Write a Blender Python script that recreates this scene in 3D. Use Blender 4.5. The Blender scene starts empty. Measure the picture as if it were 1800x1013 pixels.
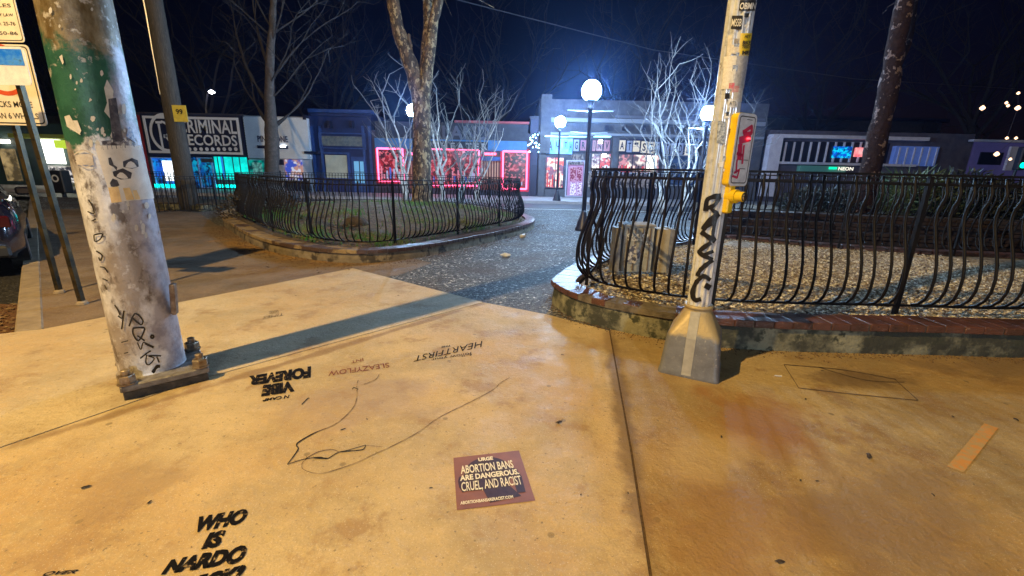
import bpy, math, random
import numpy as np
from mathutils import Vector, Matrix, noise
R = math.radians
random.seed(7)
scene = bpy.context.scene
C = scene.collection

# ------------------------------------------------------------------ camera
F = 750.0; H = 1.4
_n = math.sqrt(62**2+2764**2+F*F)
fz = -F/_n; rz = 62/_n
fw = np.array([0, math.sqrt(1-fz*fz), fz])
_b = -rz*fz/fw[1]
rt = np.array([math.sqrt(1-rz*rz-_b*_b), _b, rz]); up = np.cross(rt, fw)
cd = bpy.data.cameras.new('camera'); cam = bpy.data.objects.new('camera', cd); C.objects.link(cam)
cam.matrix_world = Matrix(((rt[0], up[0], -fw[0], 0), (rt[1], up[1], -fw[1], 0), (rt[2], up[2], -fw[2], H), (0, 0, 0, 1)))
cd.sensor_width = 36; cd.lens = 15.0; cd.clip_end = 2000; cd.clip_start = 0.05
scene.camera = cam

# ------------------------------------------------------------------ night sky
w = bpy.data.worlds.new('World'); scene.world = w; w.use_nodes = True
nt = w.node_tree; nt.nodes.clear()
sky = nt.nodes.new('ShaderNodeTexSky'); sky.sky_type = 'NISHITA'; sky.sun_disc = False
sky.sun_elevation = R(1.0); sky.sun_rotation = R(20); sky.altitude = 300
mx = nt.nodes.new('ShaderNodeMix'); mx.data_type = 'RGBA'; mx.blend_type = 'MULTIPLY'; mx.inputs[0].default_value = 1
mx.inputs[7].default_value = (0.50, 0.46, 2.2, 1)
bg = nt.nodes.new('ShaderNodeBackground'); bg.inputs[1].default_value = 0.0017
ow = nt.nodes.new('ShaderNodeOutputWorld')
nt.links.new(sky.outputs[0], mx.inputs[6]); nt.links.new(mx.outputs[2], bg.inputs[0]); nt.links.new(bg.outputs[0], ow.inputs[0])

# warm street light on its mast behind the photographer, up and to the left (the shadows lead back to it)
ld = bpy.data.lights.new('street_light', 'POINT'); ld.energy = 5600; ld.color = (1.0, 0.665, 0.235); ld.shadow_soft_size = 0.09
lo = bpy.data.objects.new('street_light', ld); C.objects.link(lo); lo.location = (-5.2, -0.6, 8.3)
# added pale fill lamp, unseen behind the camera, brightening the fronts of the poles
ld2 = bpy.data.lights.new('added_pole_fill', 'POINT'); ld2.energy = 3000; ld2.color = (0.72, 0.86, 1.0); ld2.shadow_soft_size = 0.35
lo2 = bpy.data.objects.new('added_pole_fill', ld2); C.objects.link(lo2); lo2.location = (3.0, -13.0, 4.0)
LAMP_STRENGTH = 760.0
HALO_DENSITY = 0.0013

scene.view_settings.view_transform = 'Standard'; scene.view_settings.look = 'None'
scene.view_settings.exposure = 0.0; scene.view_settings.gamma = 1; scene.view_settings.use_curve_mapping = False
scene.cycles.max_bounces = 5; scene.cycles.diffuse_bounces = 2; scene.cycles.glossy_bounces = 3
scene.cycles.sample_clamp_indirect = 4

# ------------------------------------------------------------------ measuring helpers (a pixel of the survey photo -> a real point)
def ray(x, y): return rt*((x-900)/F) + up*((506.5-y)/F) + fw
def gp(x, y, z=0.0):
    d = ray(x, y); t = (z-H)/d[2]; return Vector((d[0]*t, d[1]*t, z))
def at(x, y, Y):
    d = ray(x, y); t = Y/d[1]; return Vector((d[0]*t, Y, H+d[2]*t))
def rect(px0, py0, px1, py1, Y):
    cx = (px0+px1)/2; cy = (py0+py1)/2
    return at(px0, cy, Y).x, at(px1, cy, Y).x, at(cx, py1, Y).z, at(cx, py0, Y).z      # x0,x1,z0,z1

# ------------------------------------------------------------------ mesh builder
ORG = {}
class MB:
    def __init__(s): s.v = []; s.f = []
    def add(s, vs, fs):
        o = len(s.v); s.v += [tuple(map(float, v)) for v in vs]; s.f += [tuple(i+o for i in f) for f in fs]; return s
    def box(s, x0, x1, y0, y1, z0, z1):
        return s.add([(x0,y0,z0),(x1,y0,z0),(x1,y1,z0),(x0,y1,z0),(x0,y0,z1),(x1,y0,z1),(x1,y1,z1),(x0,y1,z1)],
                     [(0,3,2,1),(4,5,6,7),(0,1,5,4),(1,2,6,5),(2,3,7,6),(3,0,4,7)])
    def obox(s, c, sx, sy, sz, rz=0, bev=0.0, tilt=(0, 0)):
        m = Matrix.Translation(Vector(c)) @ Matrix.Rotation(rz, 4, 'Z') @ Matrix.Rotation(tilt[0], 4, 'X') @ Matrix.Rotation(tilt[1], 4, 'Y')
        if bev <= 0:
            vs = [m @ Vector((x*sx/2, y*sy/2, z*sz/2)) for z in (-1,1) for x,y in ((-1,-1),(1,-1),(1,1),(-1,1))]
            return s.add(vs, [(0,3,2,1),(4,5,6,7),(0,1,5,4),(1,2,6,5),(2,3,7,6),(3,0,4,7)])
        vs = []
        def ring(hx, hy, z, b):
            return [m @ Vector(p) for p in ((-hx+b,-hy,z),(hx-b,-hy,z),(hx,-hy+b,z),(hx,hy-b,z),(hx-b,hy,z),(-hx+b,hy,z),(-hx,hy-b,z),(-hx,-hy+b,z))]
        hx, hy, hz = sx/2, sy/2, sz/2
        for h_, z, b in ((bev, -hz, bev*.6), (0, -hz+bev, bev), (0, hz-bev, bev), (bev, hz, bev*.6)):
            vs += ring(hx-h_, hy-h_, z, b)
        fs = [tuple(range(7, -1, -1)), tuple(range(24, 32))]
        for k in range(3):
            for i in range(8): fs.append((k*8+i, k*8+(i+1)%8, k*8+8+(i+1)%8, k*8+8+i))
        return s.add(vs, fs)
    def tube(s, pts, rad, seg=8, cap=True, twist=0):
        pts = [Vector(p) for p in pts]; n = len(pts)
        if not hasattr(rad, '__len__'): rad = [rad]*n
        d0 = (pts[1]-pts[0]).normalized(); ref = Vector((0,0,1)) if abs(d0.z) < .9 else Vector((1,0,0))
        u = d0.cross(ref).normalized(); vs = []
        for i in range(n):
            d = (pts[min(i+1,n-1)]-pts[max(i-1,0)])
            if d.length < 1e-9: d = d0
            d.normalize(); u = (u - d*u.dot(d)); u.normalize(); v = d.cross(u)
            for k in range(seg):
                a = 2*math.pi*k/seg+twist; vs.append(pts[i] + (u*math.cos(a)+v*math.sin(a))*rad[i])
        fs = [(i*seg+k, i*seg+(k+1)%seg, (i+1)*seg+(k+1)%seg, (i+1)*seg+k) for i in range(n-1) for k in range(seg)]
        if cap: fs += [tuple(range(seg-1,-1,-1)), tuple(range((n-1)*seg, n*seg))]
        return s.add(vs, fs)
    def lathe(s, prof, c=(0,0,0), seg=20, ang=0):          # prof (r,z)
        vs = [(c[0]+r*math.cos(2*math.pi*k/seg+ang), c[1]+r*math.sin(2*math.pi*k/seg+ang), c[2]+z) for r,z in prof for k in range(seg)]
        n = len(prof)
        fs = [(i*seg+k, i*seg+(k+1)%seg, (i+1)*seg+(k+1)%seg, (i+1)*seg+k) for i in range(n-1) for k in range(seg)]
        fs += [tuple(range(seg-1,-1,-1)), tuple(range((n-1)*seg, n*seg))]
        return s.add(vs, fs)
    def prism(s, poly, z0, z1):
        n = len(poly); a = sum(poly[i][0]*poly[(i+1)%n][1]-poly[(i+1)%n][0]*poly[i][1] for i in range(n))
        if a < 0: poly = poly[::-1]
        vs = [(p[0],p[1],z0) for p in poly]+[(p[0],p[1],z1) for p in poly]
        fs = [tuple(range(n-1,-1,-1)), tuple(range(n,2*n))]+[(i,(i+1)%n,n+(i+1)%n,n+i) for i in range(n)]
        return s.add(vs, fs)
    def sheet(s, poly, z):
        n = len(poly); a = sum(poly[i][0]*poly[(i+1)%n][1]-poly[(i+1)%n][0]*poly[i][1] for i in range(n))
        if a < 0: poly = poly[::-1]
        return s.add([(p[0],p[1],z) for p in poly], [tuple(range(n))])
    def grid(s, fn, nu, nv):
        vs = [fn(i/nu, j/nv) for j in range(nv+1) for i in range(nu+1)]
        return s.add(vs, [(j*(nu+1)+i, j*(nu+1)+i+1, (j+1)*(nu+1)+i+1, (j+1)*(nu+1)+i) for j in range(nv) for i in range(nu)])
    def build(s, name, mat, parent=None, smooth=False, local=False):
        me = bpy.data.meshes.new(name); o = bpy.data.objects.new(name, me); C.objects.link(o)
        V = np.array(s.v, float).reshape(-1, 3)
        if parent is not None:
            base = ORG[parent.name] if not local else np.zeros(3); o.parent = parent; V = V-base; ORG[o.name] = ORG[parent.name]
        elif local: base = np.zeros(3); ORG[o.name] = base
        else:
            base = np.array([(V[:,0].min()+V[:,0].max())/2, (V[:,1].min()+V[:,1].max())/2, V[:,2].min()])
            o.location = base; V = V-base; ORG[o.name] = base
        me.from_pydata(V.tolist(), [], s.f); me.materials.append(mat)
        if smooth: me.polygons.foreach_set('use_smooth', [True]*len(me.polygons))
        me.update(); return o

def tag(o, label, cat, group=None):
    o['label'] = label; o['category'] = cat
    if group: o['group'] = group
    return o
def thing(name, label, cat, loc, group=None):
    o = bpy.data.objects.new(name, None); C.objects.link(o); o.location = loc; o.empty_display_size = .2
    ORG[o.name] = np.array(loc, float); return tag(o, label, cat, group)
def struct(o, kind='structure'): o['kind'] = kind; return o
def dup(root, loc, label=None, rz=0.0):
    r = root.copy(); C.objects.link(r); r.location = loc; r.rotation_euler[2] = rz
    if label: r['label'] = label
    for ch in list(root.children):
        c = ch.copy(); C.objects.link(c); c.parent = r
        for g in list(ch.children):
            d = g.copy(); C.objects.link(d); d.parent = c
    return r

# ------------------------------------------------------------------ materials
MATS = {}
def new_mat(name):
    m = bpy.data.materials.new(name); m.use_nodes = True; nt = m.node_tree
    b = nt.nodes['Principled BSDF']; return m, nt, b
def mat(name, c1, c2=None, scale=4.0, rough=.7, metal=0.0, bump=0.0, bscale=40.0, lo=.35, hi=.65, c3=None, scale3=20, em=None, es=0, spec=.5, coord='geo', stretch=(1,1,1), detail=6, lo3=.55, hi3=.7):
    if name in MATS: return MATS[name]
    m, nt, b = new_mat(name); N = nt.nodes.new; L = nt.links.new
    if coord == 'geo': g = N('ShaderNodeNewGeometry'); src = g.outputs['Position']
    else: g = N('ShaderNodeTexCoord'); src = g.outputs['Object']
    mp = N('ShaderNodeMapping'); mp.inputs['Scale'].default_value = stretch; L(src, mp.inputs[0]); src = mp.outputs[0]
    b.inputs['Roughness'].default_value = rough; b.inputs['Metallic'].default_value = metal; b.inputs['Specular IOR Level'].default_value = spec
    def nz(sc, det=detail):
        n = N('ShaderNodeTexNoise'); n.inputs['Scale'].default_value = sc; n.inputs['Detail'].default_value = det; n.inputs['Roughness'].default_value = .62; L(src, n.inputs['Vector']); return n
    def ramp(f, a, z):
        r = N('ShaderNodeMapRange'); r.inputs[1].default_value = a; r.inputs[2].default_value = z; L(f, r.inputs[0]); return r.outputs[0]
    def mixc(fac, a, bb):
        x = N('ShaderNodeMix'); x.data_type = 'RGBA'; L(fac, x.inputs[0])
        for inp, val in ((6, a), (7, bb)):
            if isinstance(val, tuple): x.inputs[inp].default_value = (*val, 1)
            else: L(val, x.inputs[inp])
        return x.outputs[2]
    col = c1
    if c2: col = mixc(ramp(nz(scale).outputs[0], lo, hi), c1, c2)
    if c3: col = mixc(ramp(nz(scale3).outputs[0], lo3, hi3), col, c3)
    if isinstance(col, tuple): b.inputs['Base Color'].default_value = (*col, 1)
    else: L(col, b.inputs['Base Color'])
    if bump:
        bn = N('ShaderNodeBump'); bn.inputs['Strength'].default_value = 1; bn.inputs['Distance'].default_value = bump
        L(nz(bscale).outputs[0], bn.inputs['Height']); L(bn.outputs[0], b.inputs['Normal'])
    if em:
        b.inputs['Emission Color'].default_value = (*em, 1); b.inputs['Emission Strength'].default_value = es
    MATS[name] = m; return m
def emis(name, c, s, c2=None, scale=6.0, lo=.4, hi=.6, c3=None, scale3=12.0, stretch=(1,1,1)):
    if name in MATS: return MATS[name]
    m, nt, b = new_mat(name); N = nt.nodes.new; L = nt.links.new
    b.inputs['Base Color'].default_value = (.02,.02,.02,1); b.inputs['Roughness'].default_value = .25
    b.inputs['Emission Strength'].default_value = s
    if c2:
        g = N('ShaderNodeNewGeometry'); mp = N('ShaderNodeMapping'); mp.inputs['Scale'].default_value = stretch; L(g.outputs['Position'], mp.inputs[0])
        def lay(a, bcol, sc, l0, h0):
            n = N('ShaderNodeTexNoise'); n.inputs['Scale'].default_value = sc; n.inputs['Detail'].default_value = 4; L(mp.outputs[0], n.inputs['Vector'])
            r = N('ShaderNodeMapRange'); r.inputs[1].default_value = l0; r.inputs[2].default_value = h0; L(n.outputs[0], r.inputs[0])
            x = N('ShaderNodeMix'); x.data_type = 'RGBA'; L(r.outputs[0], x.inputs[0])
            if isinstance(a, tuple): x.inputs[6].default_value = (*a, 1)
            else: L(a, x.inputs[6])
            x.inputs[7].default_value = (*bcol, 1); return x.outputs[2]
        o = lay(c, c2, scale, lo, hi)
        if c3: o = lay(o, c3, scale3, .52, .6)
        L(o, b.inputs['Emission Color'])
    else: b.inputs['Emission Color'].default_value = (*c, 1)
    MATS[name] = m; return m

# special: aggregate / gravel (voronoi cells with their own tone)
def agg(name, cols, scale, bump, rough, dirt=None, spec=.5):
    m, nt, b = new_mat(name); N = nt.nodes.new; L = nt.links.new
    g = N('ShaderNodeNewGeometry'); v = N('ShaderNodeTexVoronoi'); v.inputs['Scale'].default_value = scale; L(g.outputs['Position'], v.inputs['Vector'])
    sp = N('ShaderNodeSeparateColor'); L(v.outputs['Color'], sp.inputs[0])
    cr = N('ShaderNodeValToRGB'); cr.color_ramp.interpolation = 'CONSTANT'
    el = cr.color_ramp.elements
    for i, (p, c) in enumerate(cols):
        e = el[i] if i < 2 else el.new(p)
        e.position = p; e.color = (*c, 1)
    L(sp.outputs[0], cr.inputs[0]); col = cr.outputs[0]
    if dirt:
        n = N('ShaderNodeTexNoise'); n.inputs['Scale'].default_value = dirt[1]; n.inputs['Detail'].default_value = 6; L(g.outputs['Position'], n.inputs['Vector'])
        r = N('ShaderNodeMapRange'); r.inputs[1].default_value = .45; r.inputs[2].default_value = .68; r.inputs[4].default_value = dirt[2]; L(n.outputs[0], r.inputs[0])
        x = N('ShaderNodeMix'); x.data_type = 'RGBA'; L(r.outputs[0], x.inputs[0]); L(col, x.inputs[6]); x.inputs[7].default_value = (*dirt[0], 1); col = x.outputs[2]
    L(col, b.inputs['Base Color'])
    bn = N('ShaderNodeBump'); bn.invert = True; bn.inputs['Distance'].default_value = bump; bn.inputs['Strength'].default_value = 1
    L(v.outputs['Distance'], bn.inputs['Height']); L(bn.outputs[0], b.inputs['Normal'])
    b.inputs['Roughness'].default_value = rough; b.inputs['Specular IOR Level'].default_value = spec
    MATS[name] = m; return m

# foreground concrete: troweled pale concrete with mottling, fine grit, rust stains and grime
def concrete_mat(name, base, alt, stains, rough=.62):
    m, nt, b = new_mat(name); N = nt.nodes.new; L = nt.links.new
    g = N('ShaderNodeNewGeometry'); P = g.outputs['Position']
    def nz(sc, det=6, st=None, ro=.6):
        n = N('ShaderNodeTexNoise'); n.inputs['Scale'].default_value = sc; n.inputs['Detail'].default_value = det; n.inputs['Roughness'].default_value = ro
        if st:
            mp = N('ShaderNodeMapping'); mp.inputs['Scale'].default_value = st; mp.inputs['Rotation'].default_value = (0,0,.6); L(P, mp.inputs[0]); L(mp.outputs[0], n.inputs['Vector'])
        else: L(P, n.inputs['Vector'])
        return n.outputs[0]
    def rmp(f, a, z, lo=0., hi=1.):
        r = N('ShaderNodeMapRange'); r.inputs[1].default_value = a; r.inputs[2].default_value = z; r.inputs[3].default_value = lo; r.inputs[4].default_value = hi
        r.interpolation_type = 'SMOOTHSTEP'; L(f, r.inputs[0]); return r.outputs[0]
    def mixc(fac, a, c, mode='MIX'):
        x = N('ShaderNodeMix'); x.data_type = 'RGBA'; x.blend_type = mode; L(fac, x.inputs[0])
        if isinstance(a, tuple): x.inputs[6].default_value = (*a, 1)
        else: L(a, x.inputs[6])
        x.inputs[7].default_value = (*c, 1); return x.outputs[2]
    def math_(op, a, c):
        x = N('ShaderNodeMath'); x.operation = op
        for i, q in enumerate((a, c)):
            if isinstance(q, (int, float)): x.inputs[i].default_value = q
            else: L(q, x.inputs[i])
        return x.outputs[0]
    col = mixc(rmp(nz(1.3, 8), .40, .58), base, alt)
    col = mixc(rmp(nz(.55, 5), .42, .62, 0, .6), col, (base[0]*.9, base[1]*.72, base[2]*.5))
    col = mixc(rmp(nz(4, 9, (1, 1.3, 1), .75), .48, .66, 0, .6), col, tuple(k*.72 for k in base))
    col = mixc(rmp(nz(14, 7, None, .7), .5, .70, 0, .4), col, tuple(min(1, k*1.18) for k in base))
    col = mixc(rmp(nz(2.6, 8, None, .7), .53, .64, 0, .75), col, (base[0]*.62, base[1]*.50, base[2]*.42))
    col = mixc(rmp(nz(45, 4), .64, .70, 0, .7), col, (.10, .08, .06))
    col = mixc(rmp(nz(120, 5, None, .8), .45, .65, 0, .35), col, tuple(k*.55 for k in base))
    col = mixc(rmp(nz(210, 2), .62, .72, 0, .6), col, (.85, .8, .72))
    vo = N('ShaderNodeTexVoronoi'); vo.inputs['Scale'].default_value = 4.2; L(P, vo.inputs['Vector'])
    col = mixc(rmp(vo.outputs['Distance'], .075, .05, 0, .6), col, tuple(k*.28 for k in base))
    vo2 = N('ShaderNodeTexVoronoi'); vo2.inputs['Scale'].default_value = 11; L(P, vo2.inputs['Vector'])
    col = mixc(rmp(vo2.outputs['Distance'], .07, .04, 0, .7), col, tuple(k*.35 for k in base))
    wob = nz(3.2, 6)
    for (x, y, rx, ry, rot, c, amt) in stains:
        mp = N('ShaderNodeMapping'); mp.vector_type = 'TEXTURE'; mp.inputs['Location'].default_value = (x, y, 0); mp.inputs['Rotation'].default_value = (0, 0, rot); mp.inputs['Scale'].default_value = (rx, ry, 1)
        L(P, mp.inputs[0]); ln = N('ShaderNodeVectorMath'); ln.operation = 'LENGTH'; L(mp.outputs[0], ln.inputs[0])
        d = math_('ADD', ln.outputs['Value'], math_('MULTIPLY', math_('SUBTRACT', wob, .5), 2.6))
        col = mixc(rmp(d, 1.15, .35, 0, amt), col, c)
    L(col, b.inputs['Base Color'])
    h = math_('ADD', math_('MULTIPLY', nz(90, 4), .35), math_('ADD', nz(7, 6), math_('MULTIPLY', nz(28, 5), .6)))
    bn = N('ShaderNodeBump'); bn.inputs['Distance'].default_value = .012; bn.inputs['Strength'].default_value = .8; L(h, bn.inputs['Height']); L(bn.outputs[0], b.inputs['Normal'])
    L(rmp(nz(4, 5), .3, .7, rough-.12, rough+.15), b.inputs['Roughness'])
    MATS[name] = m; return m

black = mat('black_iron', (.003,.003,.004), (.010,.007,.005), scale=12, rough=.5, bump=.002, bscale=80, coord='obj', spec=.22)
darkmetal = mat('dark_sign_post', (.03,.028,.02), (.10,.07,.03), scale=9, rough=.4, metal=.6, bump=.002)
ink = mat('stencil_ink', (.004,.003,.004), (.30,.21,.11), scale=55, rough=.8, lo=.60, hi=.66, spec=.15)
thinink = mat('thin_crack', (.09,.05,.025), (.38,.27,.14), scale=14, rough=.9, lo=.48, hi=.56)
marker = mat('black_marker', (.008,.008,.01), rough=.35)
redink = mat('red_ink', (.16,.02,.02), (.25,.12,.06), scale=40, rough=.8)
galv = mat('steel_bolt', (.42,.36,.28), (.2,.13,.08), scale=30, rough=.45, metal=.8, bump=.002)
white = mat('white_paint', (.8,.8,.78), (.6,.58,.55), scale=8, rough=.5)
asph = agg('plaza_aggregate', [(0,(.03,.032,.038)),(.33,(.075,.08,.09)),(.62,(.14,.145,.155)),(.86,(.3,.3,.3)),(.965,(.8,.77,.72))], 42, .014, .72, dirt=((.07,.045,.025), 1.1, .8))
asph2 = agg('street_asphalt', [(0,(.02,.02,.022)),(.5,(.035,.035,.04)),(.9,(.09,.09,.1))], 60, .006, .5)
PLC0 = (-2.335, 2.62); ST = gp(1340,740); ST2 = gp(1500,900); ST3 = gp(1250,900)
JS = [(.72, 2.5, 1.9, .075, R(81.5), (.16,.10,.05), .75), (-1.35, 3.25, 2.6, .05, R(49.7), (.22,.13,.06), .7), (PLC0[0], PLC0[1], .42, .42, 0, (.2,.13,.07), .5)]
conc2 = concrete_mat('slab_concrete_brown', (.45,.325,.15), (.31,.215,.095), JS+[(ST.x, ST.y, .40, .42, .3, (.30,.14,.04), .8), (gp(1300,930).x, gp(1300,930).y, .55, .34, 0, (.30,.165,.055), .8), (gp(1550,900).x, gp(1550,900).y, .6, .4, .5, (.24,.16,.09), .7), (gp(1500,665).x, gp(1500,665).y, .5, .16, -.1, (.13,.08,.045), .7), (gp(1760,640).x, gp(1760,640).y, .9, .35, 0, (.18,.12,.07), .6), (gp(1230,800).x, gp(1230,800).y, .35, .2, .4, (.55,.40,.2), .5)])
concA = concrete_mat('slab_concrete_pale', (.58,.48,.33), (.46,.38,.26), JS[1:])
conc = concrete_mat('slab_concrete', (.59,.45,.25), (.44,.34,.19), JS+[
    (ST.x, ST.y, .42, .34, .3, (.40,.19,.07), .75), (gp(1330,920).x, gp(1330,920).y, .45, .30, 0, (.42,.24,.11), .6), (gp(1470,800).x, gp(1470,800).y, .3, .5, .5, (.36,.22,.13), .5),
    (gp(1100,600).x, gp(1100,600).y, .5, .3, 0, (.42,.28,.14), .5), (gp(1500,665).x, gp(1500,665).y, .5, .16, -.1, (.2,.13,.08), .55),
    (gp(640,700).x, gp(640,700).y, .5, .4, .4, (.36,.27,.22), .5), (gp(230,860).x, gp(230,860).y, .3, .22, .8, (.3,.19,.1), .45), (gp(1760,640).x, gp(1760,640).y, .9, .35, 0, (.24,.17,.12), .5)])
oldconc = concrete_mat('old_walk_concrete', (.21,.155,.11), (.13,.10,.075), [(gp(500,440).x, gp(500,440).y, 2.4, .55, -.5, (.30,.17,.05), .8)], .7)
brick = mat('coping_brick', (.13,.05,.034), (.05,.025,.02), scale=6, rough=.36, bump=.006, bscale=60, c3=(.32,.2,.15), scale3=30, lo3=.6, hi3=.75, spec=.6)
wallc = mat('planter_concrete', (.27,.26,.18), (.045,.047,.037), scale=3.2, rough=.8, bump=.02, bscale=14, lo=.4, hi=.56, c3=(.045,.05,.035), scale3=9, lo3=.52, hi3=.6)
kerbm = mat('kerb_concrete', (.34,.27,.19), (.22,.17,.12), scale=6, rough=.75, bump=.01, bscale=40)
soil = mat('planter_soil', (.05,.035,.02), (.12,.085,.05), scale=3, rough=.9, bump=.05, bscale=9, c3=(.24,.18,.10), scale3=50)
mulch = mat('gutter_litter', (.07,.03,.018), (.16,.075,.035), scale=40, rough=.9, bump=.02, bscale=50)
walkm = mat('far_walk', (.42,.40,.42), (.33,.32,.34), scale=3, rough=.6, bump=.005, bscale=30)

# ------------------------------------------------------------------ GROUND
def P2(*pts): return [tuple(gp(*p)[:2]) for p in pts]
struct(MB().sheet([(-300,-100),(300,-100),(300,400),(-300,400)], -.17).build('ground', asph2))
K0, K1, K2 = gp(25,585), gp(35,470), gp(50,368)
kd = Vector((K2.x-K0.x, K2.y-K0.y, 0)).normalized(); kn = Vector((-kd.y, kd.x, 0))     # kn points into the street (left)
kpt = lambda t, o: (K0.x+kd.x*t+kn.x*o, K0.y+kd.y*t+kn.y*o)
if kpt(0,1)[0] > K0.x: kn = -kn
struct(MB().sheet([kpt(-12,.0), kpt(24,.0), kpt(24,9), kpt(-12,9)], -.13).build('road', asph2))
struct(MB().sheet([kpt(-3,.0), kpt(1.6,.0), kpt(2.2,.5), kpt(1,1.3), kpt(-3,1.3)], -.12).build('gutter_dirt', mulch))
kb = MB()
for i in range(0, 14):
    a = i*1.83; c = kpt(a+.9, -.085); kb.obox((c[0], c[1], -.075), 1.815, .17, .17, math.atan2(kd.y, kd.x), .012)
struct(kb.build('kerb', kerbm))
# plaza sheet right of the kerb
struct(MB().sheet([kpt(-12,-.17), kpt(24,-.17), (-17,20.2), (60,20.2), (60,-12), (-2,-12)], -.006).build('plaza', asph))
# old brown walk on the left, beside the planter
ow_ = P2((80,575),(300,520),(620,472)) + [gp(600,455)[:2], gp(560,452)[:2], gp(480,437)[:2], gp(405,403)[:2]]
struct(MB().sheet([tuple(p) for p in [kpt(-.3,-.17), *[tuple(q) for q in P2((60,610),(300,540),(640,492),(700,484))], *[tuple(q) for q in P2((760,462),(660,440),(560,440),(480,425),(380,395))], (-9.5,13.0), (-12.5,14.5), kpt(14,-.17)]], -.002).build('walkway', oldconc))
# three big foreground slabs with open joints
jl = [gp(0,788), gp(350,668), gp(850,532)]; jr = [gp(1072,582), gp(1110,790), gp(1145,1013)]
jl0 = jl[0]+(jl[0]-jl[1])*3.2; jr0 = jr[2]+(jr[2]-jr[1])*12
tip = gp(620,472); sl = gp(0,590); slL = Vector(kpt(-.05,-.175)).to_3d(); sR = gp(1075,580)
far = (-9, -4); far2 = (-9, .6)
g = .0045
def off(p, d): return (p[0]+d[0], p[1]+d[1])
struct(MB().prism([tuple(slL[:2]), off(tip,(0,0)), off(jl[2],(-g,g)), off(jl[1],(-g,g)), off(jl[0],(-g,g)), off(jl0,(-g,g)), far, far2], -.05, .003).build('pavement_slab', concA))
struct(MB().prism([off(jl[2],(g,-g)), off(gp(960,553),(0,0)), off(jr[0],(-.009,0)), off(jr[1],(-.009,0)), off(jr[2],(-.009,0)), off(jr0,(-.009,0)), off(jl0,(g,-g)), off(jl[0],(g,-g)), off(jl[1],(g,-g))], -.05, .003).build('pavement_slab', conc))
pr = [gp(1120,600), gp(1300,585)]
struct(MB().prism([off(jr[0],(g,0)), (1.0,4.2), (9,4.4), (14,2), (14,-10), off(jr0,(g,0)), off(jr[2],(g,0)), off(jr[1],(g,0))], -.05, .003).build('pavement_slab', conc2))
struct(MB().sheet([off(jr[0],(-.03,0)), off(jr[0],(.03,0)), off(jr[1],(.03,0)), off(jr[2],(.03,0)), off(jr0,(.03,0)), off(jr0,(-.03,0)), off(jr[2],(-.03,0)), off(jr[1],(-.03,0))], -.003).build('joint_dirt', mat('joint_dirt',(.06,.035,.018),(.13,.08,.04),scale=60,rough=.95)))
struct(MB().sheet([off(jl[2],(-.02,.02)), off(jl[2],(.02,-.02)), off(jl[1],(.02,-.02)), off(jl[0],(.02,-.02)), off(jl0,(.02,-.02)), off(jl0,(-.02,.02)), off(jl[0],(-.02,.02)), off(jl[1],(-.02,.02))], -.003).build('joint_dirt', MATS['joint_dirt']))
# street beyond, painted line, far kerb and sidewalk
struct(MB().sheet([(-40,17.9),(70,17.9),(70,20.5),(-40,20.5)], -.001).build('street', mat('street_grey',(.10,.105,.12),(.07,.07,.08),scale=5,rough=.5,bump=.004)))
struct(MB().sheet([(-14,17.25),(60,17.25),(60,17.42),(-14,17.42)], 0.0).build('painted_line', white))
struct(MB().box(-40, 70, 20.5, 20.68, -.1, .13).build('kerb', walkm))
struct(MB().box(-40, 70, 20.69, 25, -.1, .125).build('pavement', walkm))

# ------------------------------------------------------------------ text and decals
_tc = {}
def text2d(s, shear=0, bold=0, space=1.0):
    key = (s, shear, bold, space)
    if key in _tc: return _tc[key]
    cu = bpy.data.curves.new('t', 'FONT'); cu.body = s; cu.shear = shear; cu.offset = bold; cu.space_character = space; cu.resolution_u = 3
    o = bpy.data.objects.new('t', cu); C.objects.link(o)
    dg = bpy.context.evaluated_depsgraph_get(); me = bpy.data.meshes.new_from_object(o.evaluated_get(dg))
    V = np.array([v.co[:2] for v in me.vertices]); Fc = [tuple(p.vertices) for p in me.polygons]
    bpy.data.objects.remove(o); bpy.data.curves.remove(cu); bpy.data.meshes.remove(me)
    V = (V-V.min(0))/(V.max(0)-V.min(0)); _tc[key] = (V, Fc); return V, Fc
def bil(p00, p10, p11, p01):
    a, b, c, d = (np.array(q, float) for q in (p00, p10, p11, p01))
    return lambda u, v: a*(1-u)*(1-v)+b*u*(1-v)+c*u*v+d*(1-u)*v
def put_text(mb, s, fn, shear=0, bold=0, space=1.0):
    V, Fc = text2d(s, shear, bold, space); mb.add([fn(u, v) for u, v in V], Fc); return mb
def GZ(z): return lambda p: gp(p[0], p[1], z)
def px_text(mb, s, quad, proj, **k):       # quad = px corners: start-baseline, end-baseline, end-top, start-top
    f = bil(*quad); return put_text(mb, s, lambda u, v: proj(f(u, v)), **k)
def px_poly(mb, pts, proj): mb.add([proj(p) for p in pts], [tuple(range(len(pts)))]); return mb
def px_patch(mb, quad, proj, nu=8, nv=4): f = bil(*quad); return mb.grid(lambda u, v: proj(f(u, v)), nu, nv)
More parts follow.
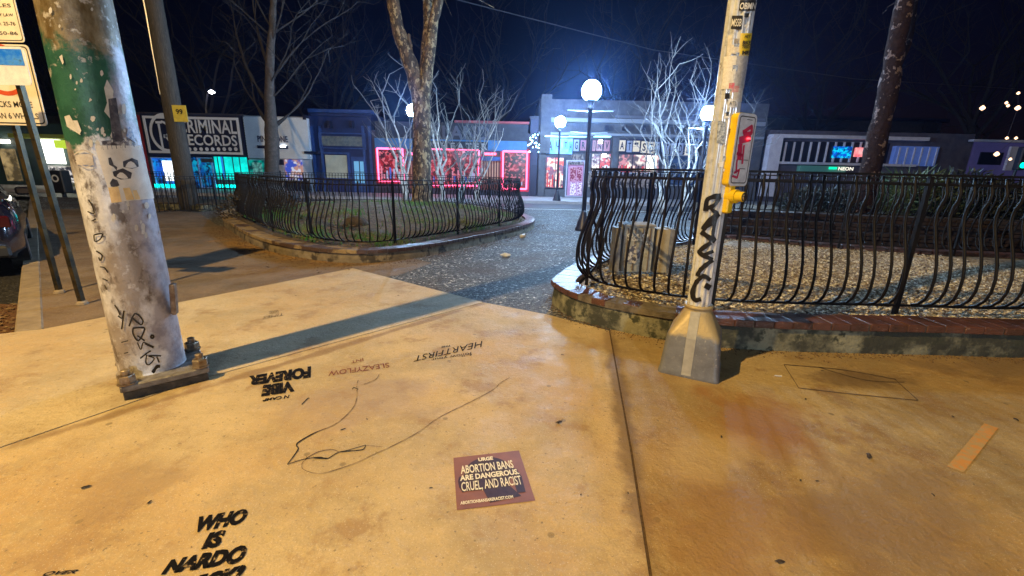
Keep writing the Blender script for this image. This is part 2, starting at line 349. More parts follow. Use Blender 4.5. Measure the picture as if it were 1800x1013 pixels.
def stroke(mb, pts, wd, proj, taper=False):
    pts = [np.array(p, float) for p in pts]
    if len(pts) > 2:
        q_ = []; n_ = len(pts)
        for i in range(n_-1):
            p0, p1, p2, p3 = pts[max(0,i-1)], pts[i], pts[i+1], pts[min(n_-1,i+2)]
            for k in range(5):
                f = k/5; q_.append(.5*((2*p1)+(-p0+p2)*f+(2*p0-5*p1+4*p2-p3)*f*f+(-p0+3*p1-3*p2+p3)*f**3))
        pts = q_+[pts[-1]]
    den = [pts[0]]
    for a, b in zip(pts, pts[1:]):
        k = max(1, int(np.linalg.norm(b-a)/6))
        den += [a+(b-a)*i/k for i in range(1, k+1)]
    L_, R_ = [], []; n = len(den)
    for i, p in enumerate(den):
        d = den[min(i+1, n-1)]-den[max(i-1, 0)]; d = d/(np.linalg.norm(d)+1e-9); q = np.array([-d[1], d[0]])
        ww = wd/2*(1 if not taper else (.5+.5*math.sin(math.pi*(i+.5)/n)))*random.uniform(.85, 1.15)
        L_.append(proj(p+q*ww)); R_.append(proj(p-q*ww))
    mb.add(L_+R_, [(i, i+1, n+i+1, n+i) for i in range(n-1)]); return mb

def flip_faces_up(o):
    me = o.data
    for p in me.polygons:
        if p.normal.z < 0: p.flip()

G = GZ(.006)
def zz(pts, s=3.376, ox=480, oy=640): return [(ox+x/s, oy+y/s) for x, y in pts]
o = MB()
px_text(o, 'WHO', ((341,937),(430,920),(438,893),(350,908)), G, shear=.2, bold=.065)
px_text(o, 'IS', ((353,966),(390,961),(398,930),(362,938)), G, shear=.2, bold=.065)
px_text(o, 'NARDO', ((282,1011),(428,989),(437,956),(295,985)), G, shear=.2, bold=.065)
px_text(o, 'WICK?', ((300,1052),(425,1025),(434,991),(312,1020)), G, shear=.2, bold=.065)
tag(o.build('stencil_lettering', ink), 'large black slanted stencil words asking who, lowest on the pavement near the bottom edge', 'stencil')
o = MB()
px_text(o, 'FOREVER', ((550,643),(438,661),(432,679),(546,664)), G, shear=-.15, bold=.07)
px_text(o, 'VIBE', ((519,669),(463,677),(455,698),(518,688)), G, shear=-.15, bold=.07)
px_text(o, 'N CAMP', ((509,694),(463,701),(461,706),(507,700)), G, bold=.03)
tag(o.build('stencil_lettering', ink), 'bold black upside-down stencil of two heavy words right of the steel pole base', 'stencil')
o = MB()
px_text(o, 'SLEAZYFLOW', ((687,637),(583,652),(577,661),(684,646)), G, shear=-.4, bold=.01)
px_text(o, 'INT', ((641,629),(619,634),(617,639),(639,635)), G, shear=-.3, bold=.01)
tag(o.build('stencil_lettering', redink), 'small dark red upside-down stencil words in the middle slab', 'stencil')
o = MB()
px_text(o, 'HEARTFIRST', ((848,599),(730,626),(727,636),(846,610)), G, bold=-.002)
px_text(o, 'THE', ((793,606),(776,609),(775,612),(792,609)), G, bold=.02)
px_text(o, 'follow your', ((831,617),(760,629),(757,635),(829,625)), G, shear=-.3)
tag(o.build('stencil_lettering', ink), 'thin serif-like black upside-down stencil nearest the slab tip', 'stencil')
o = MB()
px_text(o, 'GOOD', ((489,545),(473,547),(473,552),(490,551)), G)
px_text(o, 'TIMES', ((499,550),(464,556),(461,561),(498,555)), G)
tag(o.build('stencil_lettering', mat('faded_ink',(.10,.08,.06),(.2,.16,.11),scale=60,rough=.8)), 'tiny faded stencil beyond the long pole shadow on the left slab', 'stencil')
o = MB(); px_text(o, 'OVER', ((72,1013),(130,1008),(140,1001),(82,1005)), G, shear=.3, bold=.02)
tag(o.build('stencil_lettering', ink), 'cut-off black stencil word at the bottom left edge', 'stencil')
# tar / crack scribbles on the middle slab
o = MB()
stroke(o, zz([(265,400),(215,425),(150,465),(140,485),(147,510),(85,595)]), 2.6, G, True)
stroke(o, zz([(85,597),(130,580),(195,562),(280,552),(320,562),(385,525),(440,512),(550,480)]), 1.3, G, True)
stroke(o, zz([(550,480),(530,508),(440,517),(390,522)]), 1.5, G, True)
stroke(o, zz([(240,556),(320,560)]), 3, G, True)
stroke(o, zz([(470,150),(480,140),(505,150)]), 1.4, G); stroke(o, zz([(170,240),(205,205),(215,205)]), 1.6, G); stroke(o, zz([(400,392),(430,382)]), 1.6, G)
struct(o.build('pavement_crack', mat('tar_crack',(.01,.007,.006),(.2,.13,.07),scale=35,rough=.8,lo=.6,hi=.68)))
o = MB()
stroke(o, zz([(505,95),(497,130),(497,200),(470,265),(380,350),(265,400)]), 1.0, G)
stroke(o, zz([(390,522),(350,508),(270,520),(195,560)]), 1.0, G)
stroke(o, zz([(550,482),(650,492)]), .9, G)
stroke(o, zz([(1405,80),(1345,115),(1310,150),(1180,220),(980,320),(860,405),(720,480),(600,535),(480,590),(330,640),(250,648),(180,625),(172,590),(200,560),(195,545)]), .8, G)
stroke(o, zz([(540,120),(610,90),(630,58)]), .8, G); pass
struct(o.build('pavement_crack', thinink))
# dark lines of old patch + orange survey mark
o = MB()
for a in ([(1378,641),(1480,650),(1575,667)], [(1404,682),(1500,693),(1614,704)], [(1440,646),(1520,668),(1590,672)], [(1378,641),(1404,682)], [(1572,666),(1614,704)]): stroke(o, a, 1.3, G)
struct(o.build('pavement_crack', mat('dark_seam',(.05,.035,.025),(.15,.1,.06),scale=30,rough=.9)))
o = MB(); px_patch(o, ((1665,820),(1694,831),(1755,752),(1730,744)), G, 4, 6)
tag(o.build('spray_mark', mat('orange_paint',(.60,.27,.06),(.46,.31,.13),scale=26,rough=.7,lo=.42,hi=.56)), 'short faded orange spray stripe on the right slab', 'paint mark')

# flyer stuck to the pavement
fl = bil(gp(803,897,.005), gp(941,880,.005), gp(912,792,.005), gp(797,805,.005))
def FL(z): return lambda u, v: np.array(fl(u, 1-v))+np.array([0, 0, z])     # v from the top
flt = thing('flyer', 'square salmon-coloured protest flyer with white capitals stuck flat on the pavement', 'flyer', tuple(gp(870,845)))
MB().grid(lambda u, v: FL(.0)(u, v), 6, 6).build('paper', mat('salmon_paper',(.28,.12,.10),(.21,.09,.085),scale=9,rough=.5), flt)
o = MB()
def fpoly(pts, z): o.add([FL(z)(*p) for p in pts], [tuple(range(len(pts)))])
fpoly([(.47+.34*math.cos(t), .40-.33*math.sin(t)) for t in np.linspace(0, 6.283, 33)[:-1]], .0008)
fpoly([(.34,.62),(.68,.62),(.84,.90),(.42,.95)], .0009)
fpoly([(.16,.45),(.40,.45),(.40,.72),(.16,.70)], .00085)
fpoly([(.04,.50),(.06,.42),(.11,.40),(.16,.45),(.16,.70),(.09,.72),(.05,.62)], .0010)
fpoly([(.80,.34),(.88,.40),(.92,.55),(.91,.84),(.80,.84),(.79,.66)], .0012)
o.build('silhouette', mat('dark_plum',(.035,.015,.035),(.06,.03,.05),scale=30,rough=.5), flt)
o = MB()
def ftext(s, u0, u1, v0, v1, **k): put_text(MB(), s, lambda u, v: FL(.002)(u0+(u1-u0)*u, v1+(v0-v1)*v), **k).build('lettering', mat('cream_print',(.85,.8,.68),rough=.5), flt)
ftext('URGE', .36, .58, .07, .15, bold=.05); ftext('ABORTION BANS', .09, .85, .20, .37, bold=.02); ftext('ARE DANGEROUS.', .07, .90, .395, .505, bold=.04)
ftext('CRUEL, AND RACIST', .08, .90, .53, .73, bold=.012); ftext('ABORTIONBANSARERACIST.COM', .05, .73, .87, .925, bold=.03)


# ------------------------------------------------------------------ LEFT STEEL POLE
PLc = Vector((-2.40, 2.62, 0)); PLp = Vector((-2.335, 2.62, 0))
def PLr(z): return .178-.008*z
def on_pole(c, rf, lift=.003):
    def f(p):
        d = ray(p[0], p[1]); z = 1.0
        for _ in range(4):
            r = rf(z)+lift; a = d[0]**2+d[1]**2; b = -2*(d[0]*c[0]+d[1]*c[1]); cc = c[0]**2+c[1]**2-r*r
            disc = b*b-4*a*cc; t = (-b-math.sqrt(max(disc, 0)))/(2*a); z = H+d[2]*t
            q = Vector((d[0]*t-c[0], d[1]*t-c[1], 0)).normalized()*r
        return Vector((c[0]+q.x, c[1]+q.y, z))
    return f
# galvanised pole skin with old green paint and grime
m, nt, b = new_mat('old_pole_paint'); N = nt.nodes.new; L = nt.links.new
gg = N('ShaderNodeNewGeometry'); sx = N('ShaderNodeSeparateXYZ'); L(gg.outputs['Position'], sx.inputs[0])
def _nz(sc, st=(1,1,1), det=8):
    mp = N('ShaderNodeMapping'); mp.inputs['Scale'].default_value = st; L(gg.outputs['Position'], mp.inputs[0])
    n = N('ShaderNodeTexNoise'); n.inputs['Scale'].default_value = sc; n.inputs['Detail'].default_value = det; n.inputs['Roughness'].default_value = .65; L(mp.outputs[0], n.inputs['Vector']); return n.outputs[0]
def _m(op, a, c):
    x = N('ShaderNodeMath'); x.operation = op
    for i, q in enumerate((a, c)):
        if isinstance(q, (int, float)): x.inputs[i].default_value = q
        else: L(q, x.inputs[i])
    return x.outputs[0]
def _r(f, a, z, lo=0, hi=1):
    r = N('ShaderNodeMapRange'); r.inputs[1].default_value = a; r.inputs[2].default_value = z; r.inputs[3].default_value = lo; r.inputs[4].default_value = hi; L(f, r.inputs[0]); return r.outputs[0]
def _x(fac, a, c):
    x = N('ShaderNodeMix'); x.data_type = 'RGBA'; L(fac, x.inputs[0])
    for i, q in ((6, a), (7, c)):
        if isinstance(q, tuple): x.inputs[i].default_value = (*q, 1)
        else: L(q, x.inputs[i])
    return x.outputs[2]
zc = _m('ADD', sx.outputs[2], _m('MULTIPLY', _m('SUBTRACT', _nz(5), .5), .7))
skin = _x(_r(_nz(6), .4, .6), (.82,.82,.86), (.56,.56,.60))
skin = _x(_r(_nz(4, (1,1,.45)), .45, .58, 0, .8), skin, (.24,.18,.13))
skin = _x(_r(_nz(11, (1,1,.6)), .52, .62, 0, .85), skin, (.085,.055,.04))
skin = _x(_r(_nz(22), .56, .66, 0, .7), skin, (.62,.6,.62))
green = _x(_r(_nz(7), .45, .6), (.035,.14,.09), (.02,.09,.06))
green = _x(_r(_nz(13), .60, .64), green, (.42,.40,.36))
upc = _x(_r(_nz(5, (1,1,.5)), .42, .58), (.36,.30,.19), (.13,.085,.03))
upc = _x(_r(_nz(16), .55, .62), upc, (.55,.50,.42))
c_ = _x(_r(zc, 1.52, 1.56), skin, green)
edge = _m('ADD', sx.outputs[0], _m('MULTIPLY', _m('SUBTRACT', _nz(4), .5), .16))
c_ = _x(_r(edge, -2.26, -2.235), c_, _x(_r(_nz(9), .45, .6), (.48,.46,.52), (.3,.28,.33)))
c_ = _x(_r(zc, 2.0, 2.06), c_, upc)
L(c_, b.inputs['Base Color']); b.inputs['Roughness'].default_value = .42; b.inputs['Metallic'].default_value = .15
bn = N('ShaderNodeBump'); bn.inputs['Distance'].default_value = .004; L(_nz(26), bn.inputs['Height']); L(bn.outputs[0], b.inputs['Normal'])
poleskin = m
pl = thing('steel_pole', 'thick weathered steel pole with green paint remnants bolted to the pavement', 'pole', tuple(PLc))
MB().lathe([(PLr(0)+.012, .085), (PLr(0)+.002, .10)]+[(PLr(z), z) for z in np.linspace(.12, 7.5, 40)], PLc, 48).build('shaft', poleskin, pl, True)
pang = R(43); 
MB().obox((PLp.x, PLp.y, .028), .43, .43, .055, pang, .004).build('grout_pad', mat('dark_grout',(.09,.075,.06),(.04,.035,.03),scale=20,rough=.85,bump=.01), pl)
MB().obox((PLp.x, PLp.y, .078), .45, .45, .044, pang, .008).build('base_plate', mat('plate_steel',(.26,.25,.24),(.12,.10,.09),scale=14,rough=.5,metal=.3,bump=.004), pl)
for i in range(4):
    a = pang+R(45)+i*R(90); c = PLp+Vector((math.cos(a)*.262, math.sin(a)*.262, 0))
    o = MB(); o.lathe([(.050,.101),(.050,.109)], c, 20); o.lathe([(.045,.110),(.045,.152),(.041,.157)], c, 6, a); o.lathe([(.023,.1575),(.023,.188),(.018,.191)], c, 14)
    bo = o.build('anchor_bolt', galv, pl)
# metal scrap bracket on the right flank, torn
PP = on_pole(PLc, PLr, .004); PP2 = on_pole(PLc, PLr, .006)
o = MB(); c = at(300,527,2.62); o.obox((c.x+.005, c.y+.02, c.z), .03, .05, .21, .3, .006, (.06,.12)); o.build('rusty_plate', mat('rust',(.16,.09,.05),(.3,.22,.15),scale=30,rough=.7), pl)
# paper notice, hexagon sticker, patches
o = MB(); px_patch(o, ((197,356),(272,349),(248,256),(166,256)), PP, 16, 10); ntc = o.build('paper_notice', mat('old_paper',(.85,.8,.72),(.66,.6,.52),scale=9,rough=.6), pl, True)
o = MB()
for q in ([(196,357),(214,355),(208,328),(190,330)], [(222,352),(236,351),(228,330),(216,331)], [(238,351),(247,350),(240,334),(233,335)]): px_patch(o, (q[0],q[1],q[2],q[3]), PP2, 3, 4)
o.build('tear_off_tab', mat('warm_tab',(.9,.66,.32),(.75,.5,.22),scale=30,rough=.6), ntc)
o = MB()
px_poly(o, [(190,278),(195,277),(200,290),(206,294),(205,300),(200,294),(192,290)], PP2); px_poly(o, [(193,322),(198,314),(206,317),(210,326),(203,330),(195,328)], PP2)
px_poly(o, [(216,284),(232,278),(242,282),(244,293),(232,297),(217,294)], PP2); px_poly(o, [(198,302),(216,296),(232,304),(230,314),(212,316),(200,310)], PP2)
o.build('ink_print', mat('grey_print',(.09,.09,.11),(.03,.025,.03),scale=30,rough=.6), ntc)
o = MB(); stroke(o, [(130,272),(146,264),(163,272)], 2.6, PP2); stroke(o, [(163,288),(150,294),(133,284)], 2, PP2); px_patch(o, ((135,290),(165,290),(162,270),(132,272)), PP, 4, 4)
o.build('sticker', mat('sticker_silver',(.5,.45,.42),(.7,.65,.6),scale=30,rough=.4), pl, True)
rem = mat('remnant',(.55,.52,.46),(.7,.66,.6),scale=30,rough=.6)
for q in ([(128,212),(140,236),(143,230),(136,212)], [(190,176),(183,196),(205,222),(210,196),(197,190)], [(104,100),(110,114),(112,110),(109,96)], [(156,180),(162,176),(158,172)], [(113,205),(118,223),(142,238),(122,202)], [(183,155),(188,140),(200,160),(196,185),(188,180)]): px_poly(MB(), q, PP).build('sticker_remnant', rem, pl)
rs9 = random.Random(77)
for k in range(46):
    y_ = rs9.choice([rs9.uniform(5,260), rs9.uniform(225,262), rs9.uniform(350,420)]); x_ = 65+y_*.30+rs9.uniform(8,104); a_ = rs9.uniform(0,6.3); e_ = rs9.uniform(1.2,5.5); f_ = rs9.uniform(1,2.6)
    px_poly(MB(), [(x_+e_*rs9.uniform(.6,1)*math.cos(a_+q_*1.05), y_+e_*f_*rs9.uniform(.6,1)*math.sin(a_+q_*1.05)) for q_ in range(6)], PP).build('sticker_remnant', rem, pl)
o = MB(); px_patch(o, ((198,250),(216,248),(204,172),(190,174)), PP, 8, 8); o.build('sticker', mat('dark_sticker',(.05,.05,.07),(.16,.15,.17),scale=26,rough=.4), pl, True)
o = MB(); px_patch(o, ((222,240),(240,252),(232,228),(226,222)), PP2, 3, 3); o.build('sticker', mat('bluewhite_sticker',(.6,.7,.85),(.1,.2,.5),scale=60,rough=.4), pl, True)
o = MB(); px_patch(o, ((182,264),(244,258),(240,243),(178,248)), PP, 8, 3); o.build('tape', mat('tape_dirty',(.07,.06,.07),(.5,.48,.5),scale=24,rough=.4,lo=.45,hi=.6), pl, True)
# marker tags
o = MB()
z4 = lambda pts: [(x/3.376, 460+y/3.376) for x, y in pts]
for pts, wd in (([(680,258),(700,290),(712,318)],1.3),([(700,322),(725,335),(735,292),(722,402)],1.6),([(765,385),(800,310),(845,345),(835,375),(780,330)],1.7),([(790,395),(835,392),(858,402),(822,470),(790,430),(790,395)],1.8),([(815,440),(858,470)],1.5),([(903,435),(912,445),(903,456),(895,445),(903,435)],2),([(860,485),(912,510)],2.2),([(815,480),(835,522),(850,480),(880,500)],1.2),([(832,575),(870,545),(895,530)],1.6),([(870,555),(865,600),(885,612),(915,575),(880,560),(955,560)],1.3),([(905,660),(930,625),(950,622)],3.2),([(930,565),(945,600)],1.4),([(735,545),(760,540)],1),([(720,480),(760,470)],1)):
    stroke(MB(), z4(pts), wd*1.7, PP2).build('marker_stroke', marker, pl)
z2 = lambda pts: [(x/2.667, 340+y/2.667) for x, y in pts]
for pts, wd in (([(415,30),(432,60),(440,95),(410,85)],1.3),([(430,130),(450,120)],1.2),([(440,195),(478,190),(470,215),(445,225),(440,195)],1.5),([(450,270),(478,290),(470,315),(462,300)],1.5),([(468,345),(490,350),(505,372)],1.3),([(480,400),(505,410)],1.3),([(490,430),(500,452)],1.3)):
    stroke(MB(), z2(pts), wd*1.5, PP2).build('marker_stroke', marker, pl)

# ------------------------------------------------------------------ SIGN POSTS + SIGNS (left)
def signpost(base, ztop, label, lean, dz=0):
    t = thing('sign_post', label, 'sign post', (base.x, base.y, 0), 'steel posts carrying the parking signs')
    o = MB(); top = Vector((base.x+lean[0], base.y+lean[1], ztop)); o.tube([(base.x, base.y, 0), top], .03, 4, True, R(45)); o.build('post', darkmetal, t)
    o = MB()
    for k in range(14):
        f = (k+.5)/14; c = Vector((base.x, base.y, 0)).lerp(top, f); o.obox((c.x, c.y-.0245, c.z), .011, .004, .011, 0)
    o.build('bolt_hole', marker, t)
    MB().lathe([(.05,.0),(.045,.02),(.03,.035)], (base.x, base.y, .002), 12).build('footing', kerbm, t)
    return t
b1 = gp(105,515); b2 = gp(145,535)
signpost(b1, 3.1, 'rear brown steel post holding the truck sign, left of its twin', (-.02, 0.02))
signpost(b2, 2.35, 'front dark steel post behind the blue sign, nearest the thick pole', (-.05, -.02))
signw = mat('sign_cream', (.78,.70,.58), (.7,.62,.5), scale=6, rough=.4); signb = mat('sign_black', (.02,.02,.02), rough=.5); signr = mat('sign_red', (.6,.09,.03), (.5,.07,.03), scale=20, rough=.5)
def rrect(x0, x1, z0, z1, r, n=5):
    pts = []
    for cx, cz, a0 in ((x1-r, z1-r, 0), (x0+r, z1-r, 90), (x0+r, z0+r, 180), (x1-r, z0+r, 270)):
        pts += [(cx+r*math.cos(R(a0+90*i/n)), cz+r*math.sin(R(a0+90*i/n))) for i in range(n+1)]
    return pts
def plate(mb, pts, y, t, rot=0, c=None):
    n = len(pts); vs = [(x, y, z) for x, z in pts]+[(x, y+t, z) for x, z in pts]
    mb.add(vs, [tuple(range(n-1,-1,-1)), tuple(range(n, 2*n))]+[(i, (i+1)%n, n+(i+1)%n, n+i) for i in range(n)]); return mb
def ring(mb, pts, pts2, y):
    n = len(pts); mb.add([(x, y, z) for x, z in pts]+[(x, y, z) for x, z in pts2], [(i, (i+1)%n, n+(i+1)%n, n+i) for i in range(n)])
def vtext(mb, s, x0, x1, z0, z1, y, **k): put_text(mb, s, lambda u, v: (x0+(x1-x0)*u, y, z0+(z1-z0)*v), **k)
Y1 = b1.y-.05
xr = at(74,180,Y1).x; zb = at(55,221,Y1).z; zt = at(15,78,Y1).z; x0 = xr-.62
t = thing('truck_sign', 'cream sign banning trucks with red ring, on the rear post', 'sign', ((xr+x0)/2, Y1, zb))
plate(MB(), rrect(x0, xr, zb, zt, .04), Y1, .004).build('panel', signw, t)
o = MB(); ring(o, rrect(x0+.015, xr-.015, zb+.015, zt-.015, .035), rrect(x0+.026, xr-.026, zb+.026, zt-.026, .03), Y1-.002)
vtext(o, 'TRUCKS MORE', x0+.05, xr-.10, zb+.165, zb+.22, Y1-.002, bold=.012); vtext(o, 'THAN 6 WHEELS', x0+.05, xr-.07, zb+.06, zb+.115, Y1-.002, bold=.012)
o.build('lettering', signb, t)
o = MB(); cx_, cz_ = (x0+xr)/2, zb+.5; n = 36
o.add([(cx_+rr*math.cos(2*math.pi*k/n), Y1-.002, cz_+rr*math.sin(2*math.pi*k/n)) for rr in (.23,.19) for k in range(n)], [(k, (k+1)%n, n+(k+1)%n, n+k) for k in range(n)])
o.add([(cx_-.17, Y1-.0026, cz_+.13), (cx_-.13, Y1-.0026, cz_+.17), (cx_+.17, Y1-.0026, cz_-.13), (cx_+.13, Y1-.0026, cz_-.17)], [(0,1,2,3)])
o.build('ban_ring', signr, t)
Y2 = b2.y-.06
xr = at(48,115,Y2).x; zb2 = at(30,150,Y2).z; zt2 = at(20,82,Y2).z; x0 = xr-.46
t = thing('bus_sign', 'blue and white sign with a torn sticker on the front post', 'sign', ((xr+x0)/2, Y2, zb2))
plate(MB(), rrect(x0, xr, zb2, zt2, .03), Y2, .004).build('panel', mat('sign_white',(.78,.8,.86),(.6,.62,.7),scale=12,rough=.35), t)
o = MB(); zm = zb2+(zt2-zb2)*.52; o.add([(x0+.01, Y2-.002, zm), (xr-.02, Y2-.002, zm), (xr-.02, Y2-.002, zt2-.02), (x0+.01, Y2-.002, zt2-.02)], [(0,1,2,3)])
o.build('blue_band', mat('sign_blue',(.01,.16,.9),(.12,.4,1.0),scale=9,rough=.35,lo=.4,hi=.7,c3=(.02,.02,.06),scale3=9), t)
xr = at(37,35,Y1).x; zb3 = at(20,77,Y1).z; x0 = xr-.46
t = thing('regulation_sign', 'cream sign of small print above the truck ban sign', 'sign', ((xr+x0)/2, Y1, zb3))
plate(MB(), rrect(x0, xr, zb3+.01, zb3+.6, .03), Y1-.012, .004).build('panel', signw, t)
o = MB(); ring(o, rrect(x0+.012, xr-.012, zb3+.022, zb3+.588, .027), rrect(x0+.018, xr-.018, zb3+.028, zb3+.582, .024), Y1-.014)
o.build('border', signb, t)
for s, za in (('VEHICLES', .36), ('REQUIRED BY LAW', .28), ('CITY ORD. 25-76', .21), ('SEC 150-86', .13)):
    o = MB(); vtext(o, s, x0+.05, xr-.05, zb3+za-.06, zb3+za-.03, Y1-.014, bold=.01); o.build('lettering', signb, t)

# ------------------------------------------------------------------ PEDESTRIAN SIGNAL POLE (right)
PRc = Vector((1.36, 2.97, 0)); PRr = lambda z: .080
alu = mat('fluted_aluminium', (.82,.86,.95), (.60,.64,.72), scale=12, rough=.22, metal=.3, c3=(.36,.36,.38), scale3=26)
t = thing('signal_pole', 'fluted silver pole covered in stickers standing on a grey square base', 'pole', tuple(PRc))
o = MB(); seg = 96; nz_ = 30; vs = []; zz_ = np.linspace(.44, 4.6, nz_)
for z in zz_:
    for k in range(seg):
        a = 2*math.pi*k/seg; r = .080-.012*(.5-.5*math.cos(11*a))**1.5; vs.append((PRc.x+r*math.cos(a), PRc.y+r*math.sin(a), z))
o.add(vs, [(i*seg+k, i*seg+(k+1)%seg, (i+1)*seg+(k+1)%seg, (i+1)*seg+k) for i in range(nz_-1) for k in range(seg)]); o.build('shaft', alu, t, True)
# pyramid base: rounded square sections
def rsq(hw, rr, z, ang, n=6):
    out = []
    for q in range(4):
        a0 = 90*q
        cx, cy = (hw-rr)*(1 if q in (0,3) else -1), (hw-rr)*(1 if q in (0,1) else -1)
        for i in range(n+1):
            a = R(a0+90*i/n); x, y = cx+rr*math.cos(a), cy+rr*math.sin(a)
            out.append((PRc.x+x*math.cos(ang)-y*math.sin(ang), PRc.y+x*math.sin(ang)+y*math.cos(ang), z))
    return out
ang = R(-27); secs = []
for hw, rr, z in ((.205,.035,.0),(.207,.035,.015),(.200,.035,.03),(.192,.036,.12),(.184,.037,.22),(.176,.038,.285),(.168,.042,.31),(.150,.052,.345),(.128,.062,.39),(.108,.072,.43),(.094,.078,.462),(.09,.085,.478),(.097,.09,.482),(.100,.095,.492),(.097,.09,.502),(.085,.08,.504)):
    secs.append(rsq(hw, rr, z+.003, ang))
n = len(secs[0]); o = MB(); o.add([p for s in secs for p in s], [(i*n+k, i*n+(k+1)%n, (i+1)*n+(k+1)%n, (i+1)*n+k) for i in range(len(secs)-1) for k in range(n)]+[tuple(range((len(secs)-1)*n, len(secs)*n))])
basem = mat('cast_base_grey', (.22,.23,.26), (.16,.165,.19), scale=9, rough=.5, metal=.25, bump=.003, bscale=50, c3=(.42,.40,.36), scale3=35, lo3=.6, hi3=.72)
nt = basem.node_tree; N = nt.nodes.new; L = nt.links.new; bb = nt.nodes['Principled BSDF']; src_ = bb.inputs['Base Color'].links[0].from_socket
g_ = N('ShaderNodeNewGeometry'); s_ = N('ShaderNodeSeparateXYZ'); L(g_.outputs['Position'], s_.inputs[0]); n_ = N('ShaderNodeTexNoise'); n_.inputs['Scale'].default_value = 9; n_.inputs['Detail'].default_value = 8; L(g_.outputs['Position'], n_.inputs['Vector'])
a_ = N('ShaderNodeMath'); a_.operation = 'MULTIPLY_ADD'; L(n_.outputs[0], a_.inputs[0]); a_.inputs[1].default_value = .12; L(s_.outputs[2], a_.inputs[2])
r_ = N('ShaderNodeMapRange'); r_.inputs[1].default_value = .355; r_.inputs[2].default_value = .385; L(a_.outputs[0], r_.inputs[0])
x_ = N('ShaderNodeMix'); x_.data_type = 'RGBA'; L(r_.outputs[0], x_.inputs[0]); L(src_, x_.inputs[6]); x_.inputs[7].default_value = (.44,.35,.20,1); L(x_.outputs[2], bb.inputs['Base Color'])  # golden shoulders: warm lamp light from above painted in as a sandy tone
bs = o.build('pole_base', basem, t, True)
o = MB(); ca, sa = math.cos(ang), math.sin(ang)
vs = []
for hw, z in ((.207,.02),(.201,.035),(.193,.123),(.185,.223),(.177,.29),(.151,.35),(.109,.435),(.096,.468)):
    for s_ in (-.032,.032):
        x, y = s_-.01, -(hw+.0025); vs.append((PRc.x+x*ca-y*sa, PRc.y+x*sa+y*ca, z+.003))
o.add(vs, [(2*i, 2*i+1, 2*i+3, 2*i+2) for i in range(7)]); o.build('cover_strip', mat('strip_grey',(.42,.41,.39),(.33,.32,.3),scale=20,rough=.5), bs)
o = MB(); f1 = [(.30,.0),(.255,.003),(.24,.006)]
# pole graffiti and stickers
PQ = on_pole(PRc, PRr, .0015); PQ2 = on_pole(PRc, PRr, .0035); z3 = lambda pts, s=3.617, ox=960, oy=280: [(ox+x/s, oy+y/s) for x, y in pts]
o = MB()
for pts, wd in (([(1112,232),(1062,240),(1022,262),(1014,330)],7),([(1105,240),(1072,290),(1022,312)],6),([(1040,300),(1060,325),(1095,345)],5),([(1100,345),(1050,380),(995,450)],7.5),([(1000,440),(1060,400),(1095,350)],6),([(985,460),(1010,480),(1075,525)],7.5),([(1080,370),(1060,480),(1075,520)],5.5),([(1050,530),(985,575),(980,600),(1060,640)],6.5),([(1065,585),(985,615)],5),([(1060,640),(985,700),(960,745)],6.5),([(1045,770),(1000,745),(950,790),(930,850),(945,895),(985,890)],6.5),([(1010,800),(1045,820)],9)):
    stroke(MB(), z3(pts), wd*1.2, PQ2).build('graffiti_stroke', marker, t)
z5 = lambda x, y: (1200+x/2.5333, y/2.5333)
def sq(x0, y0, x1, y1, dx=0): return (z5(x0, y1), z5(x1, y1), z5(x1+dx, y0), z5(x0+dx, y0))
o = MB(); px_patch(o, sq(250,0,322,48,6), PQ, 8, 3); px_patch(o, sq(214,70,262,130,6), PQ, 6, 3); o.build('sticker', mat('black_sticker',(.015,.015,.018),rough=.3), t, True)
o = MB(); px_text(o, 'OBMN', sq(252,12,324,42,6), PQ2, bold=.03); px_text(o, 'MSSB', sq(216,84,260,118,5), PQ2, bold=.01); px_text(o, '1781', sq(206,455,240,472,3), on_pole(PRc,PRr,.006)); o.build('lettering', white, t)
o = MB(); px_patch(o, sq(246,148,300,250,12), PQ, 8, 5); o.build('sticker', mat('yellow_sticker',(.85,.62,.02),(.8,.55,.02),scale=20,rough=.4), t, True)
o = MB(); px_text(o, 'HEY', sq(276,156,300,170,3), PQ2, bold=.03); px_text(o, 'BIKE', sq(266,182,302,200,3), PQ2, bold=.04); px_text(o, 'TEST', sq(262,202,300,216,3), PQ2, bold=.04); px_text(o, 'ME', sq(264,226,296,244,3), PQ2, bold=.06); o.build('lettering', signb, t)
rng = random.Random(3)
for (a, b_, c__, d_), cm in (((182,250,236,300),0),((236,244,286,330),2),((176,300,230,350),0),((172,345,222,400),0),((225,330,275,390),2),((200,440,244,480),3),((150,540,186,636),4),((214,384,246,410),5),((206,200,250,240),1),((196,160,214,250),1),((222,395,262,450),1)):
    q = sq(a, b_, c__, d_, 5); q = tuple((x+rng.uniform(-1.5,1.5), y+rng.uniform(-1.5,1.5)) for x, y in q)
    cmats = [('pale_sticker',(.78,.78,.78),(.6,.58,.56)), ('cream_sticker',(.72,.70,.66),(.5,.46,.42)), ('grey_sticker',(.5,.5,.52),(.3,.3,.32)), ('white_sticker',(.85,.87,.92),(.66,.68,.74)), ('navy_sticker',(.04,.06,.18),(.5,.6,.8)), ('red_sticker',(.6,.05,.08),(.5,.3,.3))][cm]
    px_patch(MB(), q, PQ, 7, 4).build('sticker', mat(*cmats, scale=60, rough=.45), t, True)
